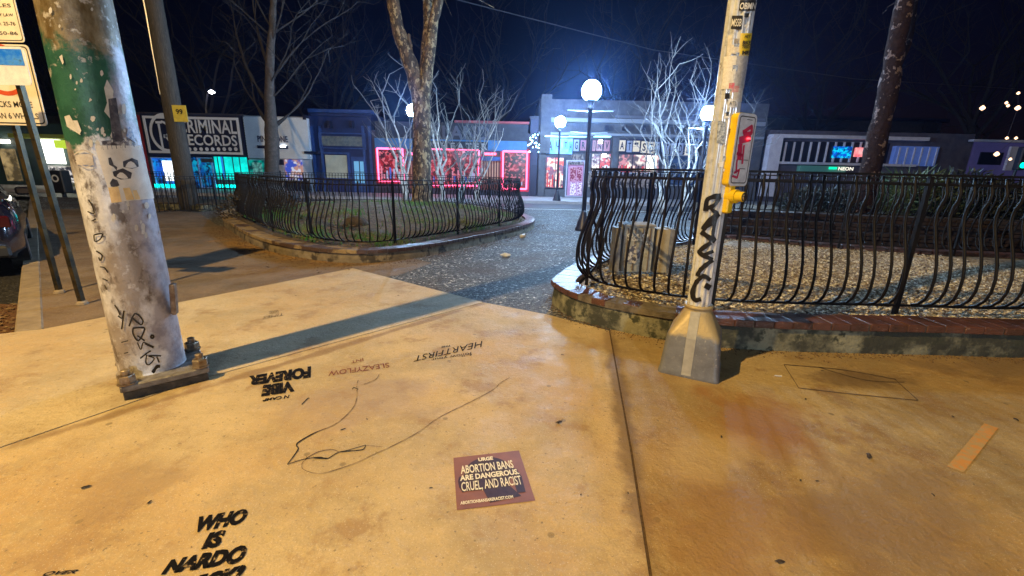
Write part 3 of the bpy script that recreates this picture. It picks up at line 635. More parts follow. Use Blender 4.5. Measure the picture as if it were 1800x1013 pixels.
for k in range(22):
    yy = rng.uniform(4, 330); cx9 = 1311-yy*.144; w9 = rng.uniform(4, 10); h9 = rng.uniform(4, 11); x9 = cx9+rng.uniform(-13, 8); cm = rng.choice([('grime_sticker',(.16,.15,.16),(.4,.38,.36)),('white_sticker',(.85,.87,.92),(.66,.68,.74)),('black_sticker',(.015,.015,.018),None),('navy_sticker',(.04,.06,.18),(.5,.6,.8)),('pale_sticker',(.78,.78,.78),(.6,.58,.56)),('red_sticker',(.6,.05,.08),(.5,.3,.3))])
    if 1 and not (60 < yy < 100 and x9 > cx9-4): px_patch(MB(), ((x9-w9*.1, yy+h9), (x9+w9*.9, yy+h9+rng.uniform(-1,1)), (x9+w9+.5, yy), (x9, yy+rng.uniform(-1,1))), on_pole(PRc, PRr, .0022), 4, 3).build('sticker', mat(*cm, scale=60, rough=.5), t, True)
o = MB(); px_text(o, 'ATL', sq(206,452,240,470,3), PQ2, bold=.01); o.build('lettering', signb, t)
# push button station
ps = thing('push_button', 'yellow pedestrian push button housing with framed red-scrawled sign on the silver pole', 'push button', (1.44, 2.9, 1.0))
ph = R(30)    # facing direction: yaw of the plate
nrm = Vector((math.sin(ph), -math.cos(ph), 0)); rgt = Vector((math.cos(ph), math.sin(ph), 0))
zc1, zc0 = at(1302,197,2.85).z, at(1300,328,2.85).z
cc = Vector((PRc.x, PRc.y, (zc1+zc0)/2))+nrm*.112+rgt*.062
yel = mat('yellow_enamel', (.85,.60,.012), (.72,.46,.01), scale=12, rough=.35, bump=.001)
def lp(u, v, d): return cc+rgt*u+Vector((0,0,1))*v+nrm*d
hw, hh = .098, (zc1-zc0)/2
def rplate(mb, hw, hh, r, d0, d1):
    pts = rrect(-hw, hw, -hh, hh, r); n = len(pts)
    mb.add([lp(x, z, d0) for x, z in pts]+[lp(x, z, d1) for x, z in pts], [tuple(range(n)), tuple(range(2*n-1, n-1, -1))]+[(i, (i+1)%n, n+(i+1)%n, n+i) for i in range(n)]); return mb
rplate(MB(), hw, hh, .03, -.045, 0).build('sign_frame', yel, ps)
o = MB(); o.obox(tuple(PRc+nrm*.082+rgt*.02+Vector((0,0,cc.z))), .07, .05, .36, ph, .008); o.obox(tuple(PRc+nrm*.09+rgt*.02+Vector((0,0,cc.z-.3))), .06, .05, .2, ph, .008); o.build('bracket', yel, ps)
sp = rplate(MB(), hw-.0015, hh-.002, .029, .001, .004).build('sign_panel', mat('panel_grey',(.80,.80,.84),(.62,.6,.64),scale=20,rough=.35), ps)
o = MB(); P1_, P2_ = rrect(-hw+.016, hw-.016, -hh+.018, hh-.018, .02), rrect(-hw+.022, hw-.022, -hh+.024, hh-.024, .016); n = len(P1_)
o.add([lp(x, z, .0055) for x, z in P1_]+[lp(x, z, .0055) for x, z in P2_], [(i, (i+1)%n, n+(i+1)%n, n+i) for i in range(n)])
for z_, hwid in ((-.06,.05),(-.115,.03),(.185,.03)):
    o.add([lp(-hwid+.02, z_, .0055), lp(hwid+.02, z_, .0055), lp(hwid+.02, z_+.004, .0055), lp(-hwid+.02, z_+.004, .0055)], [(0,1,2,3)])
o.build('sign_border', signb, sp)
o = MB(); pj = lambda p: lp(p[0], p[1], .006)
def sstroke(pts, wd):
    a = []
    for p, q in zip(pts, pts[1:]):
        p = np.array(p); q = np.array(q); wd2 = wd*1.5; d = (q-p)/np.linalg.norm(q-p); k = np.array([-d[1], d[0]])*wd2/2; p = p-d*wd*.3; q = q+d*wd*.3
        o.add([pj(p+k), pj(q+k), pj(q-k), pj(p-k)], [(0,1,2,3)])
for pts, wd in (([(-.03,.11),(.05,.15),(.06,.11),(-.02,.10)],.016),([(-.05,.06),(.05,.08)],.03),([(-.04,.03),(-.03,-.05)],.03),([(-.06,-.02),(.0,-.03)],.012),([(-.05,-.06),(-.04,-.14)],.01),([(-.06,-.14),(-.01,-.12),(-.02,-.17),(-.07,-.16)],.01),([(0,.03),(.01,-.08)],.012)): sstroke(pts, wd)
o.build('red_scrawl', mat('red_marker',(.75,.03,.09),(.55,.05,.12),scale=40,rough=.4,em=(1,.02,.08),es=.0), sp)
c0 = lp(.025, .075, .012); MB().lathe([(.012,-.006),(.013,0),(.006,.006)], tuple(c0), 12).build('red_glint', emis('red_glint_glow',(1,.05,.06),5), ps)  # added glowing spot: a red reflection on the sign put in as emission
o = MB(); bc = Vector((PRc.x, PRc.y, at(1286,345,2.9).z))+nrm*.07+rgt*.03
o.tube([bc, bc+nrm*.075], .044, 20); o.tube([bc+nrm*.075, bc+nrm*.125], [.033,.031], 20); o.build('button_housing', yel, ps)
o = MB(); o.tube([bc+nrm*.126, bc+nrm*.134], [.025,.021], 20); o.build('button', mat('button_steel',(.7,.7,.72),rough=.25,metal=1), ps)
o = MB(); o.tube([bc+nrm*.1255, bc+nrm*.129], [.0295,.0295], 20); o.build('button_ring', signb, ps)

# ------------------------------------------------------------------ FENCES and PLANTERS
def catmull(P, closed, n=8):
    P = [Vector(p).to_2d() if len(p) > 2 else Vector(p) for p in P]; out = []; N_ = len(P)
    rngi = range(N_) if closed else range(N_-1)
    for i in rngi:
        g_ = lambda k: P[(i+k) % N_] if closed else P[max(0, min(N_-1, i+k))]
        p0, p1, p2, p3 = g_(-1), g_(0), g_(1), g_(2)
        for k in range(n):
            t = k/n; out.append(.5*((2*p1)+(-p0+p2)*t+(2*p0-5*p1+4*p2-p3)*t*t+(-p0+3*p1-3*p2+p3)*t**3))
    if not closed: out.append(P[-1])
    return out
def resample(P, step, closed):
    Q = P+[P[0]] if closed else P; out = []; acc = 0; nxt = 0
    for a, b in zip(Q, Q[1:]):
        l = (b-a).length
        while nxt <= acc+l+1e-9 and l > 1e-9:
            t = (nxt-acc)/l; out.append((a.lerp(b, t), (b-a).normalized(), nxt)); nxt += step
        acc += l
    return out
def inset(P, d):      # closed CCW polygon, inset by d
    n = len(P); out = []
    for i in range(n):
        t = (P[(i+1)%n]-P[i-1]).normalized(); out.append(P[i]+Vector((-t.y, t.x))*d)
    return out
PROF = [(0,0),(.012,.012),(.06,.03),(.11,.085),(.135,.16),(.137,.26),(.118,.36),(.085,.46),(.045,.56),(.012,.65),(.0,.72),(.004,.78),(.028,.84),(.030,.89),(.006,.95),(0,1.0)]
BM = {}
def baluster_mesh(h, r=.0085, sc=1.0):
    key = (h, r, sc)
    if key in BM: return BM[key]
    mb = MB(); mb.tube([(0, -o_*sc, z*h) for o_, z in PROF], r, 6)
    me = bpy.data.meshes.new('baluster'); me.from_pydata(mb.v, [], mb.f); me.materials.append(black); me.polygons.foreach_set('use_smooth', [True]*len(me.polygons)); BM[key] = me; return me
def fence(path, closed, z0, h, label, group=None, step=.125, post_every=14, keep=None, bowed=True, r=.012, outward=-1):
    """path 2-D, balusters belly to the outward side"""
    rs = resample(path, step, closed)
    c = rs[0][0]; t = thing('iron_fence', label, 'fence', (c.x, c.y, z0), group)
    o = MB(); pl_ = [(p.x, p.y) for p, d, s in rs]+([(rs[0][0].x, rs[0][0].y)] if closed else [])
    bar = lambda z, hz, wd: [o.obox(((a[0]+b[0])/2, (a[1]+b[1])/2, z), math.dist(a, b)+.004, wd, hz, math.atan2(b[1]-a[1], b[0]-a[0])) for a, b in zip(pl_, pl_[1:])]
    o = MB(); bar(z0+h, .018, .045); o.build('top_rail', black, t)
    o = MB(); bar(z0+h-.075, .02, .02); o.build('upper_rail', black, t)
    o = MB(); bar(z0+.05, .018, .026); o.build('bottom_rail', black, t)
    bars = []
    for i, (p, d, s) in enumerate(rs):
        if i % post_every == 0:
            o = MB(); o.obox((p.x, p.y, z0+(h-.007)/2-.03), .034, .034, h+.045, math.atan2(d.y, d.x)); o.build('post', black, t); continue
        bars.append((p, d))
    bars.sort(key=lambda q: q[0].length)
    me = baluster_mesh(h-.065, r, 1.0 if bowed else 0.0)
    nb = 96-sum(1 for i in range(len(rs)) if i % post_every == 0)
    rest = MB()
    for i, (p, d) in enumerate(bars):
        a = math.atan2(d.y, d.x)+(0 if outward < 0 else math.pi)
        if i < nb:
            ob = bpy.data.objects.new('baluster', me); C.objects.link(ob); ob.parent = t
            ob.location = (p.x-c.x, p.y-c.y, .05); ob.rotation_euler = (random.uniform(-.012,.012), random.uniform(-.012,.012), a+random.uniform(-.08,.08))
        else:
            M = Matrix.Translation((p.x, p.y, z0+.05)) @ Matrix.Rotation(a, 4, 'Z')
            V = [M @ v.co for v in me.vertices]; rest.add(V, [tuple(q.vertices) for q in me.polygons])
    if rest.v: struct(rest.build('baluster_run', black, t, True), 'stuff')
    return t

sandcap = mat('sandy_coping', (.36,.26,.13), (.17,.12,.07), scale=5, rough=.6, bump=.01, bscale=40, c3=(.07,.04,.03), scale3=2.2, lo3=.5, hi3=.56)
def planter(outer, zt, label, wall_t=.24, brick_l=.26, gapz=(), seedv=1, bh=.062, bm=None, wm=None, bw=.155):
    P = catmull(outer, True, 8)
    area = sum(P[i].x*P[(i+1)%len(P)].y-P[(i+1)%len(P)].x*P[i].y for i in range(len(P)))
    if area < 0: P = P[::-1]
    t = thing('planter', label, 'planter', (P[0].x, P[0].y, 0))
    rnd = random.Random(seedv)
    O1 = inset(P, .018); I1 = inset(P, wall_t); n = len(P); zb_ = zt-bh-.004
    # wall with slightly uneven face
    o = MB(); vs = []
    for (Q, z) in ((inset(P,.0), -.05), (inset(P,.004), zb_*.5), (O1, zb_), (I1, zb_), (I1, -.05)):
        vs += [(q.x, q.y, z) for q in Q]
    o.add(vs, [(k*n+i, k*n+(i+1)%n, (k+1)*n+(i+1)%n, (k+1)*n+i) for k in range(4) for i in range(n)]); o.build('wall', wm or wallc, t)
    o = MB(); M1, M2 = inset(P, -.002), inset(P, brick_l-.03); vs = [(q.x, q.y, zz__) for zz__, Q in ((zt-bh,M1),(zt-.005,M1),(zt-.005,M2)) for q in Q]
    o.add(vs, [(k*n+i, k*n+(i+1)%n, (k+1)*n+(i+1)%n, (k+1)*n+i) for k in range(2) for i in range(n)]); o.build('mortar_bed', mat('mortar',(.20,.17,.13),(.08,.065,.05),scale=9,rough=.9,bump=.006,bscale=60), t)
    ob_ = MB(); od = MB(); o = ob_
    for p, d, s in resample(P, bw, True):
        nn = Vector((-d.y, d.x)); c = p+nn*(brick_l/2-.012); a = math.atan2(d.y, d.x)
        j = 1.0
        for gx, gy, gr in gapz:
            if (Vector((gx, gy))-c).length < gr:
                j = 9.0
        if j > 1 and rnd.random() < .22: continue
        o = od if (bm and p.x > -2.35) else ob_
        L2 = brick_l*(1 if j == 1 else rnd.uniform(.6, 1))
        o.obox((c.x+rnd.uniform(-.003,.003)*j, c.y+rnd.uniform(-.002,.002)*j, zt-bh/2+rnd.uniform(-.002,.001)*(1 if j == 1 else 6)), bw-.006, L2, bh, a+rnd.uniform(-.012,.012)*j, .006, (rnd.uniform(-.01,.01)*j*.7, rnd.uniform(-.01,.01)*j*.7))
    ob_.build('brick_coping', bm or brick, t)
    if od.v: od.build('brick_coping', mat('dark_wet_brick',(.045,.03,.028),(.09,.05,.04),scale=6,rough=.3,bump=.006,bscale=60), t)
    return P, t

# right planter
oR = [(.45,4.40),(.46,4.15),(.58,3.84),(.80,3.60),(1.10,3.40),(1.45,3.24),(1.85,3.15),(2.5,3.12),(3.3,3.12),(4.2,3.11),(5.4,3.25),(6.6,3.6),(7.8,4.4),(8.4,5.6),(8.2,6.7),(6.6,7.05),(5.25,7.6),(4.3,8.25),(3.75,8.2),(2.6,7.2),(1.49,6.19),(.82,5.25)]
oR = [(x*1.061, y*1.061) for x, y in oR]
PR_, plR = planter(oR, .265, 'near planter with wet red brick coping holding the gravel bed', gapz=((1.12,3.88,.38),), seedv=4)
IR = inset(PR_, .30)
FR = inset(PR_, .36)
# left planter
oL = [(-6.05,9.2),(-4.95,7.95),(-4.05,7.12),(-3.4,6.72),(-2.85,6.48),(-2.28,6.44),(-1.8,6.72),(-1.36,7.25),(-.78,8.2),(-.14,9.35),(.38,10.5),(.56,11.6),(.35,12.9),(-.8,15.2),(-3.2,17.2),(-6.2,17.0),(-8.0,15.0),(-8.2,12.5),(-7.2,10.6)]
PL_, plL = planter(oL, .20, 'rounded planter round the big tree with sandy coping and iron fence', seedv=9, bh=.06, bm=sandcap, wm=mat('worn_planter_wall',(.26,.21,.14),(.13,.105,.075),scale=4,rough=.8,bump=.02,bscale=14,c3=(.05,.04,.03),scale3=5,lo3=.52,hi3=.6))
IL = inset(PL_, .30); FLn = inset(PL_, .42)
def bed(P, c, z, mound, m, name, amp=.02, kind='structure', nr=14):
    o = MB(); n = len(P); vs = []
    for k in range(nr):
        f = 1-k/nr
        for p in P:
            x, y = c[0]+(p.x-c[0])*f, c[1]+(p.y-c[1])*f
            vs.append((x, y, z+mound*(1-f*f)+amp*noise.noise(Vector((x*2.2, y*2.2, 3)))))
    vs.append((c[0], c[1], z+mound))
    fs = [(k*n+i, k*n+(i+1)%n, (k+1)*n+(i+1)%n, (k+1)*n+i) for k in range(nr-1) for i in range(n)]+[((nr-1)*n+i, (nr-1)*n+(i+1)%n, nr*n) for i in range(n)]
    o.add(vs, fs); ob = o.build(name, m, None, True); struct(ob, kind); return ob
gravelm = agg('gravel_bed', [(0,(.2,.15,.09)),(.2,(.40,.31,.2)),(.45,(.54,.43,.29)),(.7,(.28,.2,.13)),(.85,(.66,.58,.44))], 34, .02, .8, dirt=((.09,.06,.04), 1.5, .6))
bed([p for p in inset(PR_, .21)], (3.8,5.5), .18, .10, gravelm, 'gravel_ground')
bed([p for p in inset(PL_, .21)], (-3.6,11.5), .15, .30, soil, 'planter_soil', .05)
fence(FR, True, .275, 1.175, 'near black wrought iron fence with bellied bars round the gravel bed', 'wrought iron fences', post_every=13)
fence(FLn, True, .21, 1.02, 'black wrought iron fence with bellied bars round the big tree', 'wrought iron fences', step=.108, post_every=15, r=.011)
# pebbles & leaf litter as real pieces
def inpoly(x, y, P):
    c = False; n = len(P)
    for i in range(n):
        a, b = P[i], P[(i+1)%n]
        if (a.y > y) != (b.y > y) and x < (b.x-a.x)*(y-a.y)/(b.y-a.y)+a.x: c = not c
    return c
rnd = random.Random(5)
def scatter(P, n, fn, name, m, bias=None, xr=None, yr=None):
    xs = [p.x for p in P]; ys = [p.y for p in P]; xr = xr or (min(xs), max(xs)); yr = yr or (min(ys), max(ys)); o = MB(); k = 0
    while k < n:
        x = rnd.uniform(*xr); y = yr[0]+(yr[1]-yr[0])*rnd.random()**(bias or 1)
        if inpoly(x, y, P): fn(o, x, y); k += 1
    return o.build(name, m)
OCT = [(1,0,0),(-1,0,0),(0,1,0),(0,-1,0),(0,0,1),(0,0,-1)]; OF = [(0,2,4),(2,1,4),(1,3,4),(3,0,4),(2,0,5),(1,2,5),(3,1,5),(0,3,5)]
def peb(zf):
    def f(o, x, y):
        s = rnd.uniform(.007, .019); a = rnd.uniform(0, 6.3); z = zf(x, y); e = [rnd.uniform(.6, 1.4)*s, rnd.uniform(.6, 1.3)*s, rnd.uniform(.4, .8)*s]
        ca, sa = math.cos(a), math.sin(a)
        o.add([(x+(v[0]*e[0]*ca-v[1]*e[1]*sa), y+(v[0]*e[0]*sa+v[1]*e[1]*ca), z+v[2]*e[2]+v[0]*.3*e[2]) for v in OCT], OF)
    return f
def zR(x, y):
    return .205+.09*max(0, 1-((x-3.8)**2/18+(y-5.5)**2/5.6))
pg = scatter(IR, 19000, peb(zR), 'gravel', agg('pebble', [(0,(.26,.21,.15)),(.25,(.52,.45,.33)),(.5,(.68,.62,.48)),(.75,(.28,.22,.16)),(.9,(.85,.8,.7))], 30, .002, .75), bias=1.5, xr=(.9,7.2)); struct(pg, 'stuff')
# grass and leaves in left planter
def zL(x, y): return .15+.30*max(0, 1-((x+3.6)**2/17+(y-11.5)**2/27))
def blade(o, x, y):
    if noise.noise(Vector((x*.9, y*.9, 0))) < .12 and rnd.random() < .9: return
    z = zL(x, y)-.02; hgt = rnd.uniform(.04, .13); a = rnd.uniform(0, 6.3); w_ = .009; lx, ly = rnd.uniform(-.04,.04), rnd.uniform(-.04,.04)
    o.add([(x-w_*math.cos(a), y-w_*math.sin(a), z), (x+w_*math.cos(a), y+w_*math.sin(a), z), (x+lx, y+ly, z+hgt)], [(0,1,2)])
gr = scatter(IL, 26000, blade, 'grass', mat('grass_blades',(.05,.20,.02),(.12,.16,.04),scale=1.4,rough=.6,lo=.45,hi=.55,c3=(.24,.18,.08),scale3=5), bias=1.3); struct(gr, 'stuff')
def leafy(zf, s0, s1):
    def f(o, x, y):
        z = zf(x, y)+rnd.uniform(.0, .015); s = rnd.uniform(s0, s1); a = rnd.uniform(0, 6.3); q = []
        for k in range(5):
            r_ = s*(1, .75, .5, .6, .8)[k]; q.append((x+r_*math.cos(a+k*1.257), y+r_*math.sin(a+k*1.257), z+rnd.uniform(0, .012)))
        o.add(q, [(0,1,2,3,4)])
    return f
lit = scatter(IL, 9000, leafy(zL, .02, .045), 'leaf_litter', mat('dead_leaves',(.22,.14,.07),(.10,.06,.03),scale=9,rough=.8,c3=(.36,.26,.15),scale3=14), bias=1.2); struct(lit, 'stuff')
lit = scatter(IR, 900, leafy(lambda x, y: zR(x, y)+.012, .012, .03), 'leaf_litter', mat('dead_leaves_dark',(.10,.05,.03),(.05,.03,.02),scale=14,rough=.8), bias=1.4, xr=(.9,7.2)); struct(lit, 'stuff')
# gutter leaves
GP_ = [Vector(kpt(-2,.03)), Vector(kpt(1.7,.03)), Vector(kpt(1.2,.9)), Vector(kpt(-2,1.1))]
lit = scatter(GP_, 1200, leafy(lambda x, y: -.115, .01, .03), 'leaf_litter', MATS['dead_leaves']); struct(lit, 'stuff')
# dirt crumbs strewn along the foot of the planters
def near_wall(P, n, dmax, name, m, box_):
    o = MB(); k = 0; Q = resample(P, .02, True); rr = random.Random(11)
    while k < n:
        p, d, s = rr.choice(Q); q = p-Vector((-d.y, d.x))*abs(rr.gauss(0, dmax)); k += 1
        if box_[0] < q.x < box_[1] and box_[2] < q.y < box_[3]:
            s = rr.uniform(.003, .010); o.add([(q.x+v[0]*s, q.y+v[1]*s, .003+s*.4+v[2]*s*.6) for v in OCT], OF)
    return o.build(name, m)
struct(near_wall(PL_, 5000, .22, 'dirt_crumbs', mulch, (-7, 1.2, 5.8, 12)), 'stuff')
struct(near_wall(PR_, 4200, .07, 'dirt_crumbs', mat('crumbs_tan',(.22,.14,.07),(.1,.06,.03),scale=30,rough=.9), (.1, 5, 2.8, 6)), 'stuff')
# big stone / root ball in the left planter
o = MB(); c = gp(626,398,.30); vs = []
o.grid(lambda u, v: (c.x+.24*math.cos(u*6.283)*math.sin(v*3.14159)*(1+.25*noise.noise(Vector((math.cos(u*6.28)*2, math.sin(u*6.28)*2, v*4)))), c.y+.15*math.sin(u*6.283)*math.sin(v*3.14159), c.z+.06+.14*math.cos(v*3.14159)*(1+.2*noise.noise(Vector((u*5, v*5, 1))))), 20, 12)
tag(o.build('rock', mat('dark_rock',(.07,.05,.035),(.03,.025,.02),scale=12,rough=.9,bump=.01), None, True), 'dark rounded rock among the leaves inside the fence of the big tree', 'rock')

# brick steps behind the gravel bed + rear fence
st = thing('brick_steps', 'dark stepped brick wall rising behind the gravel bed', 'steps', (7.5, 8.2, 0))
sA = Vector((4.3, 8.95)); sB = Vector((11.6, 6.95)); sd = (sB-sA).normalized(); sn = Vector((-sd.y, sd.x)); Ls = (sB-sA).length
for k in range(3):
    o = MB(); z1 = .42+.14*k; off0 = .30*k
    nb_ = int(Ls/.215)
    for i in range(nb_):
        cpt = sA+sd*(i+.5)*.215+sn*(off0+.15); o.obox((cpt.x, cpt.y, z1-.033+rnd.uniform(-.001,.001)), .205, .31, .066, math.atan2(sd.y, sd.x), .005)
        cpt = sA+sd*((i+.5)*.215+.05)+sn*(off0+.17); o.obox((cpt.x, cpt.y, z1-.104), .205, .30, .066, math.atan2(sd.y, sd.x), .004)
    if k == 0:
        cpt = sA+sd*Ls/2+sn*.17; o.obox((cpt.x, cpt.y, .13), Ls, .27, .27, math.atan2(sd.y, sd.x))
    o.build('step', mat('step_brick',(.035,.018,.014),(.018,.012,.011),scale=6,rough=.6,bump=.006), st)
o = MB(); cpt = sA+sd*Ls/2+sn*2.4; o.obox((cpt.x, cpt.y, .33), Ls, 3.1, .66, math.atan2(sd.y, sd.x)); o.build('raised_bed', soil, st)
fa = sA+sn*1.0; fb = sB+sn*1.0
fence([fa, fb], False, .67, .86, 'straight black iron fence on top of the brick steps', 'wrought iron fences', step=.13, post_every=15, bowed=True, outward=-1)
# far-left dark fence
fence([Vector(tuple(gp(262,378)[:2])), Vector((-9.6,13.6)), Vector((-8.9,15.5))], False, .02, 1.05, 'distant dark iron fence between wooden pole and left planter', 'wrought iron fences', step=.13, post_every=14, bowed=False)
fence([Vector((-9.2,16.2)), Vector((-14.5,17.2))], False, .02, 1.1, 'farthest dark iron fence in front of the teal lit record shop', 'wrought iron fences', step=.13, post_every=14, bowed=False)
st2 = thing('low_planter', 'low dark planter bed at the foot of the wooden pole', 'planter', (-10.4, 13.8, 0))
o = MB(); o.obox((-11.4,14.9,.09), 3.9, 2.2, .18, -.2, .02); o.build('wall', wallc, st2)
o = MB(); o.obox((-11.4,14.9,.20), 3.6, 1.9, .03, -.2, .01); o.build('soil', soil, st2)

# utility cabinets in the nose of the gravel bed
t = thing('utility_cabinet', 'cream utility cabinet with worn sticker inside the near fence', 'cabinet', (1.48, 4.95, .23))
cream = mat('cabinet_cream', (.46,.46,.42), (.32,.32,.29), scale=9, rough=.5, c3=(.2,.16,.12), scale3=14)
x0, x1, z0, z1 = rect(1094,398,1146,500,4.95)
z0 = .29
o = MB(); o.box(x0, x1, 4.95, 5.25, z0, z1); o.build('body', cream, t)
o = MB(); o.box(x0-.012, x1+.012, 4.935, 5.265, z1+.001, z1+.02); o.build('lid', mat('lid_grey',(.42,.42,.42),(.3,.3,.3),scale=20,rough=.4), t)
o = MB()
for k in range(4): xx = x0+(x1-x0)*(k+.5)/4; o.box(xx-.006, xx+.006, 4.938, 4.949, z0+.02, z1-.02)
o.build('rib', mat('rib_brown',(.16,.12,.09),rough=.6), t)
o = MB(); o.box(x0-.09, x0-.02, 4.98, 5.2, z0-.03, z1-.03); o.build('side_duct', mat('duct_grey',(.35,.35,.36),(.22,.22,.22),scale=20,rough=.4,metal=.4), t)
for s_, a_, b_, c_, d_ in (('OXIO', x0+.03, x1-.07, z1-.13, z1-.08), ('COMIX', x0+.04, x1-.08, z1-.17, z1-.14), ('GIN', x1-.10, x1-.01, z1-.21, z1-.17)):
    o = MB(); vtext(o, s_, a_, b_, c_, d_, 4.935, bold=.03); o.build('lettering', white, t)
o = MB(); o.add([(x0+.06,4.9345,z0+.12),(x0+.16,4.9345,z0+.10),(x0+.22,4.9345,z0+.22),(x0+.13,4.9345,z0+.34),(x0+.05,4.9345,z0+.27)], [(0,1,2,3,4)]); o.build('picture', mat('sticker_print',(.6,.58,.56),(.08,.08,.12),scale=14,rough=.5,lo=.45,hi=.55), t)
t2 = thing('meter_box', 'narrow tan box with white arrow right of the cream cabinet', 'cabinet', (1.83, 4.94, .23))
x0, x1, z0, z1 = rect(1152,404,1173,505,4.94); z0 = .29
o = MB(); o.box(x0, x1, 4.94, 5.2, z0, z1); o.build('body', mat('box_tan',(.46,.40,.28),(.34,.3,.22),scale=9,rough=.5), t2)
o = MB(); o.box(x1+.001, x1+.05, 4.93, 5.21, z0-.02, z1+.01); o.build('side_plate', MATS['duct_grey'], t2)
o = MB(); o.add([(x0+.02,4.937,z0+.12),(x0+.05,4.937,z0+.15),(x0+.02,4.937,z0+.18),(x0+.035,4.937,z0+.15)], [(0,3,2,1)] if False else [(0,1,2,3)]); o.build('arrow_mark', white, t2)

# ------------------------------------------------------------------ GLOBE LAMPS
globe_m = emis('lamp_globe', (.40,.66,1.0), LAMP_STRENGTH)
lamp_iron = mat('lamp_iron', (.015,.018,.03), (.03,.03,.045), scale=10, rough=.4, coord='obj')
def lamp(loc, label, arms=True, zg=3.35, gr_=.21):
    t = thing('globe_lamp', label, 'street lamp', loc, 'globe lamps along the plaza')
    o = MB(); o.lathe([(.20,0),(.20,.05),(.17,.10),(.15,.22),(.10,.32),(.075,.42),(.06,.5)], seg=16); o.build('base', lamp_iron, t, True, True)
    o = MB(); o.lathe([(.058,.5),(.052,1.2),(.048,2.2),(.045,zg-.42),(.07,zg-.40),(.07,zg-.36),(.05,zg-.33),(.09,zg-.24),(.12,zg-.20),(.12,zg-.185)], seg=14); o.build('post', lamp_iron, t, True, True)
    o = MB(); n_ = 14; prof = []
    for k in range(n_+1):
        a = math.pi*k/n_; prof.append((max(.002, gr_*math.sin(a)), zg-gr_*math.cos(a)*1.05))
    o.lathe(prof, seg=20); o.build('globe', globe_m, t, True, True)
    if arms:
        for s in (-1, 1):
            o = MB(); o.tube([(s*.05,0,zg-.46),(s*.55,0,zg-.44)], .014, 6); o.tube([(s*.05,0,zg-.95),(s*.45,0,zg-.93)], .012, 6); o.build('banner_arm', mat('arm_metal',(.35,.4,.45),rough=.3,metal=.6), t, False, True)
    return t
lA = at(1040,160,11.0)
lamp((lA.x, 11.0, 0), 'nearest and brightest globe lamp, standing behind the fence of the gravel bed', zg=lA.z, gr_=.225)
lB = at(985,215,20.9); lamp((lB.x, 20.9, .12), 'globe lamp with visible foot on the far pavement before the grey shop', False, zg=lB.z-.12, gr_=.24)
lC = at(1245,200,14.4); lamp((lC.x, 14.4, 0), 'globe lamp among white branches beside the silver pole', zg=lC.z, gr_=.22)
lD = at(725,195,15.9); lamp((lD.x, 15.9, .1), 'globe lamp half hidden left of the big forked tree', False, zg=lD.z-.1, gr_=.20)
# cobra light far
t = thing('street_light', 'small far white street light on a curved arm above the record shop', 'street lamp', (at(372,160,30).x, 30, 0))
p = at(372,162,30); MB().tube([(p.x-.6,30,0),(p.x-.55,30,p.z-1),(p.x-.3,30,p.z-.1),(p.x,30,p.z+.05)], .06, 6).build('arm', lamp_iron, t)
MB().lathe([(.05,-.1),(.16,-.05),(.18,.02),(.05,.1)], (p.x,30,p.z), 10).build('lamp_head', emis('far_lamp',(.9,.9,1),40), t)

# ------------------------------------------------------------------ BUILDINGS (facades stand on the far pavement, Y = 24.4)
YF = 24.4
def bldg(label, px0, px1, pyt, wallm, name='shop_building', depth=9, cat='building', pyb=350):
    x0, x1, z0, z1 = rect(px0, pyt, px1, pyb, YF)
    t = thing(name, label, cat, ((x0+x1)/2, YF, .12)); o = MB(); o.box(x0, x1-.01, YF, YF+depth, .1, z1); o.build('wall', wallm, t)
    return t
def fp(t, name, m, px0, py0, px1, py1, proud=.06, th=None, Y=None):
    x0, x1, z0, z1 = rect(px0, py0, px1, py1, Y or YF); Yb = (Y or YF)
    o = MB(); o.box(x0, x1, Yb-proud, Yb-.002 if th is None else Yb-proud+th, z0, z1); return o.build(name, m, t)
def frame(t, m, px0, py0, px1, py1, wpx=3, proud=.12, name='frame', Y=None):
    x0, x1, z0, z1 = rect(px0, py0, px1, py1, Y or YF); Yb = Y or YF; k = wpx*.031; o = MB()
    o.box(x0, x1, Yb-proud, Yb-.004, z1-k, z1); o.box(x0, x1, Yb-proud, Yb-.004, z0, z0+k); o.box(x0, x0+k, Yb-proud, Yb-.004, z0+k, z1-k); o.box(x1-k, x1, Yb-proud, Yb-.004, z0+k, z1-k)
    return o.build(name, m, t)
def ftxt(t, m, s, px0, py0, px1, py1, proud=.1, name='lettering', **k):
    x0, x1, z0, z1 = rect(px0, py0, px1, py1, YF); o = MB(); vtext(o, s, x0, x1, z0, z1, YF-proud, **k); return o.build(name, m, t)
navy = mat('navy_board', (.012,.014,.04), rough=.5); darkwall = mat('dark_wall', (.03,.03,.045), (.05,.05,.065), scale=3, rough=.8)
signwh = mat('sign_letter_white', (.75,.75,.78), rough=.5)
# 1 far-left lit shop
t = bldg('far shop with lit white fascia and yellow green awning edge behind the sign posts', -140, 196, 216, mat('green_fascia',(.03,.07,.06),(.02,.04,.04),scale=2,rough=.7))
fp(t, 'lit_panel', emis('white_panel',(1,.98,.85),4.), 78,246,112,288, .3)
fp(t, 'awning_edge', emis('lime_glow',(.55,.75,.05),1.0), 112,248,165,262, .5)
fp(t, 'awning', mat('awning_lime',(.3,.36,.05),rough=.6), 40,238,170,245, .7)
w_ = fp(t, 'shop_window', emis('cool_interior',(.75,.7,.66),1.0,(.03,.03,.04),2.2,.45,.53,(.9,.85,.8),4.5), 84,292,190,345, .08)
frame(w_, mat('pale_frame',(.5,.5,.5),rough=.5), 84,292,190,345, 2); fp(t, 'mullion', MATS['pale_frame'], 108,292,111,345, .14); fp(t, 'mullion', MATS['pale_frame'], 84,316,190,318, .16)
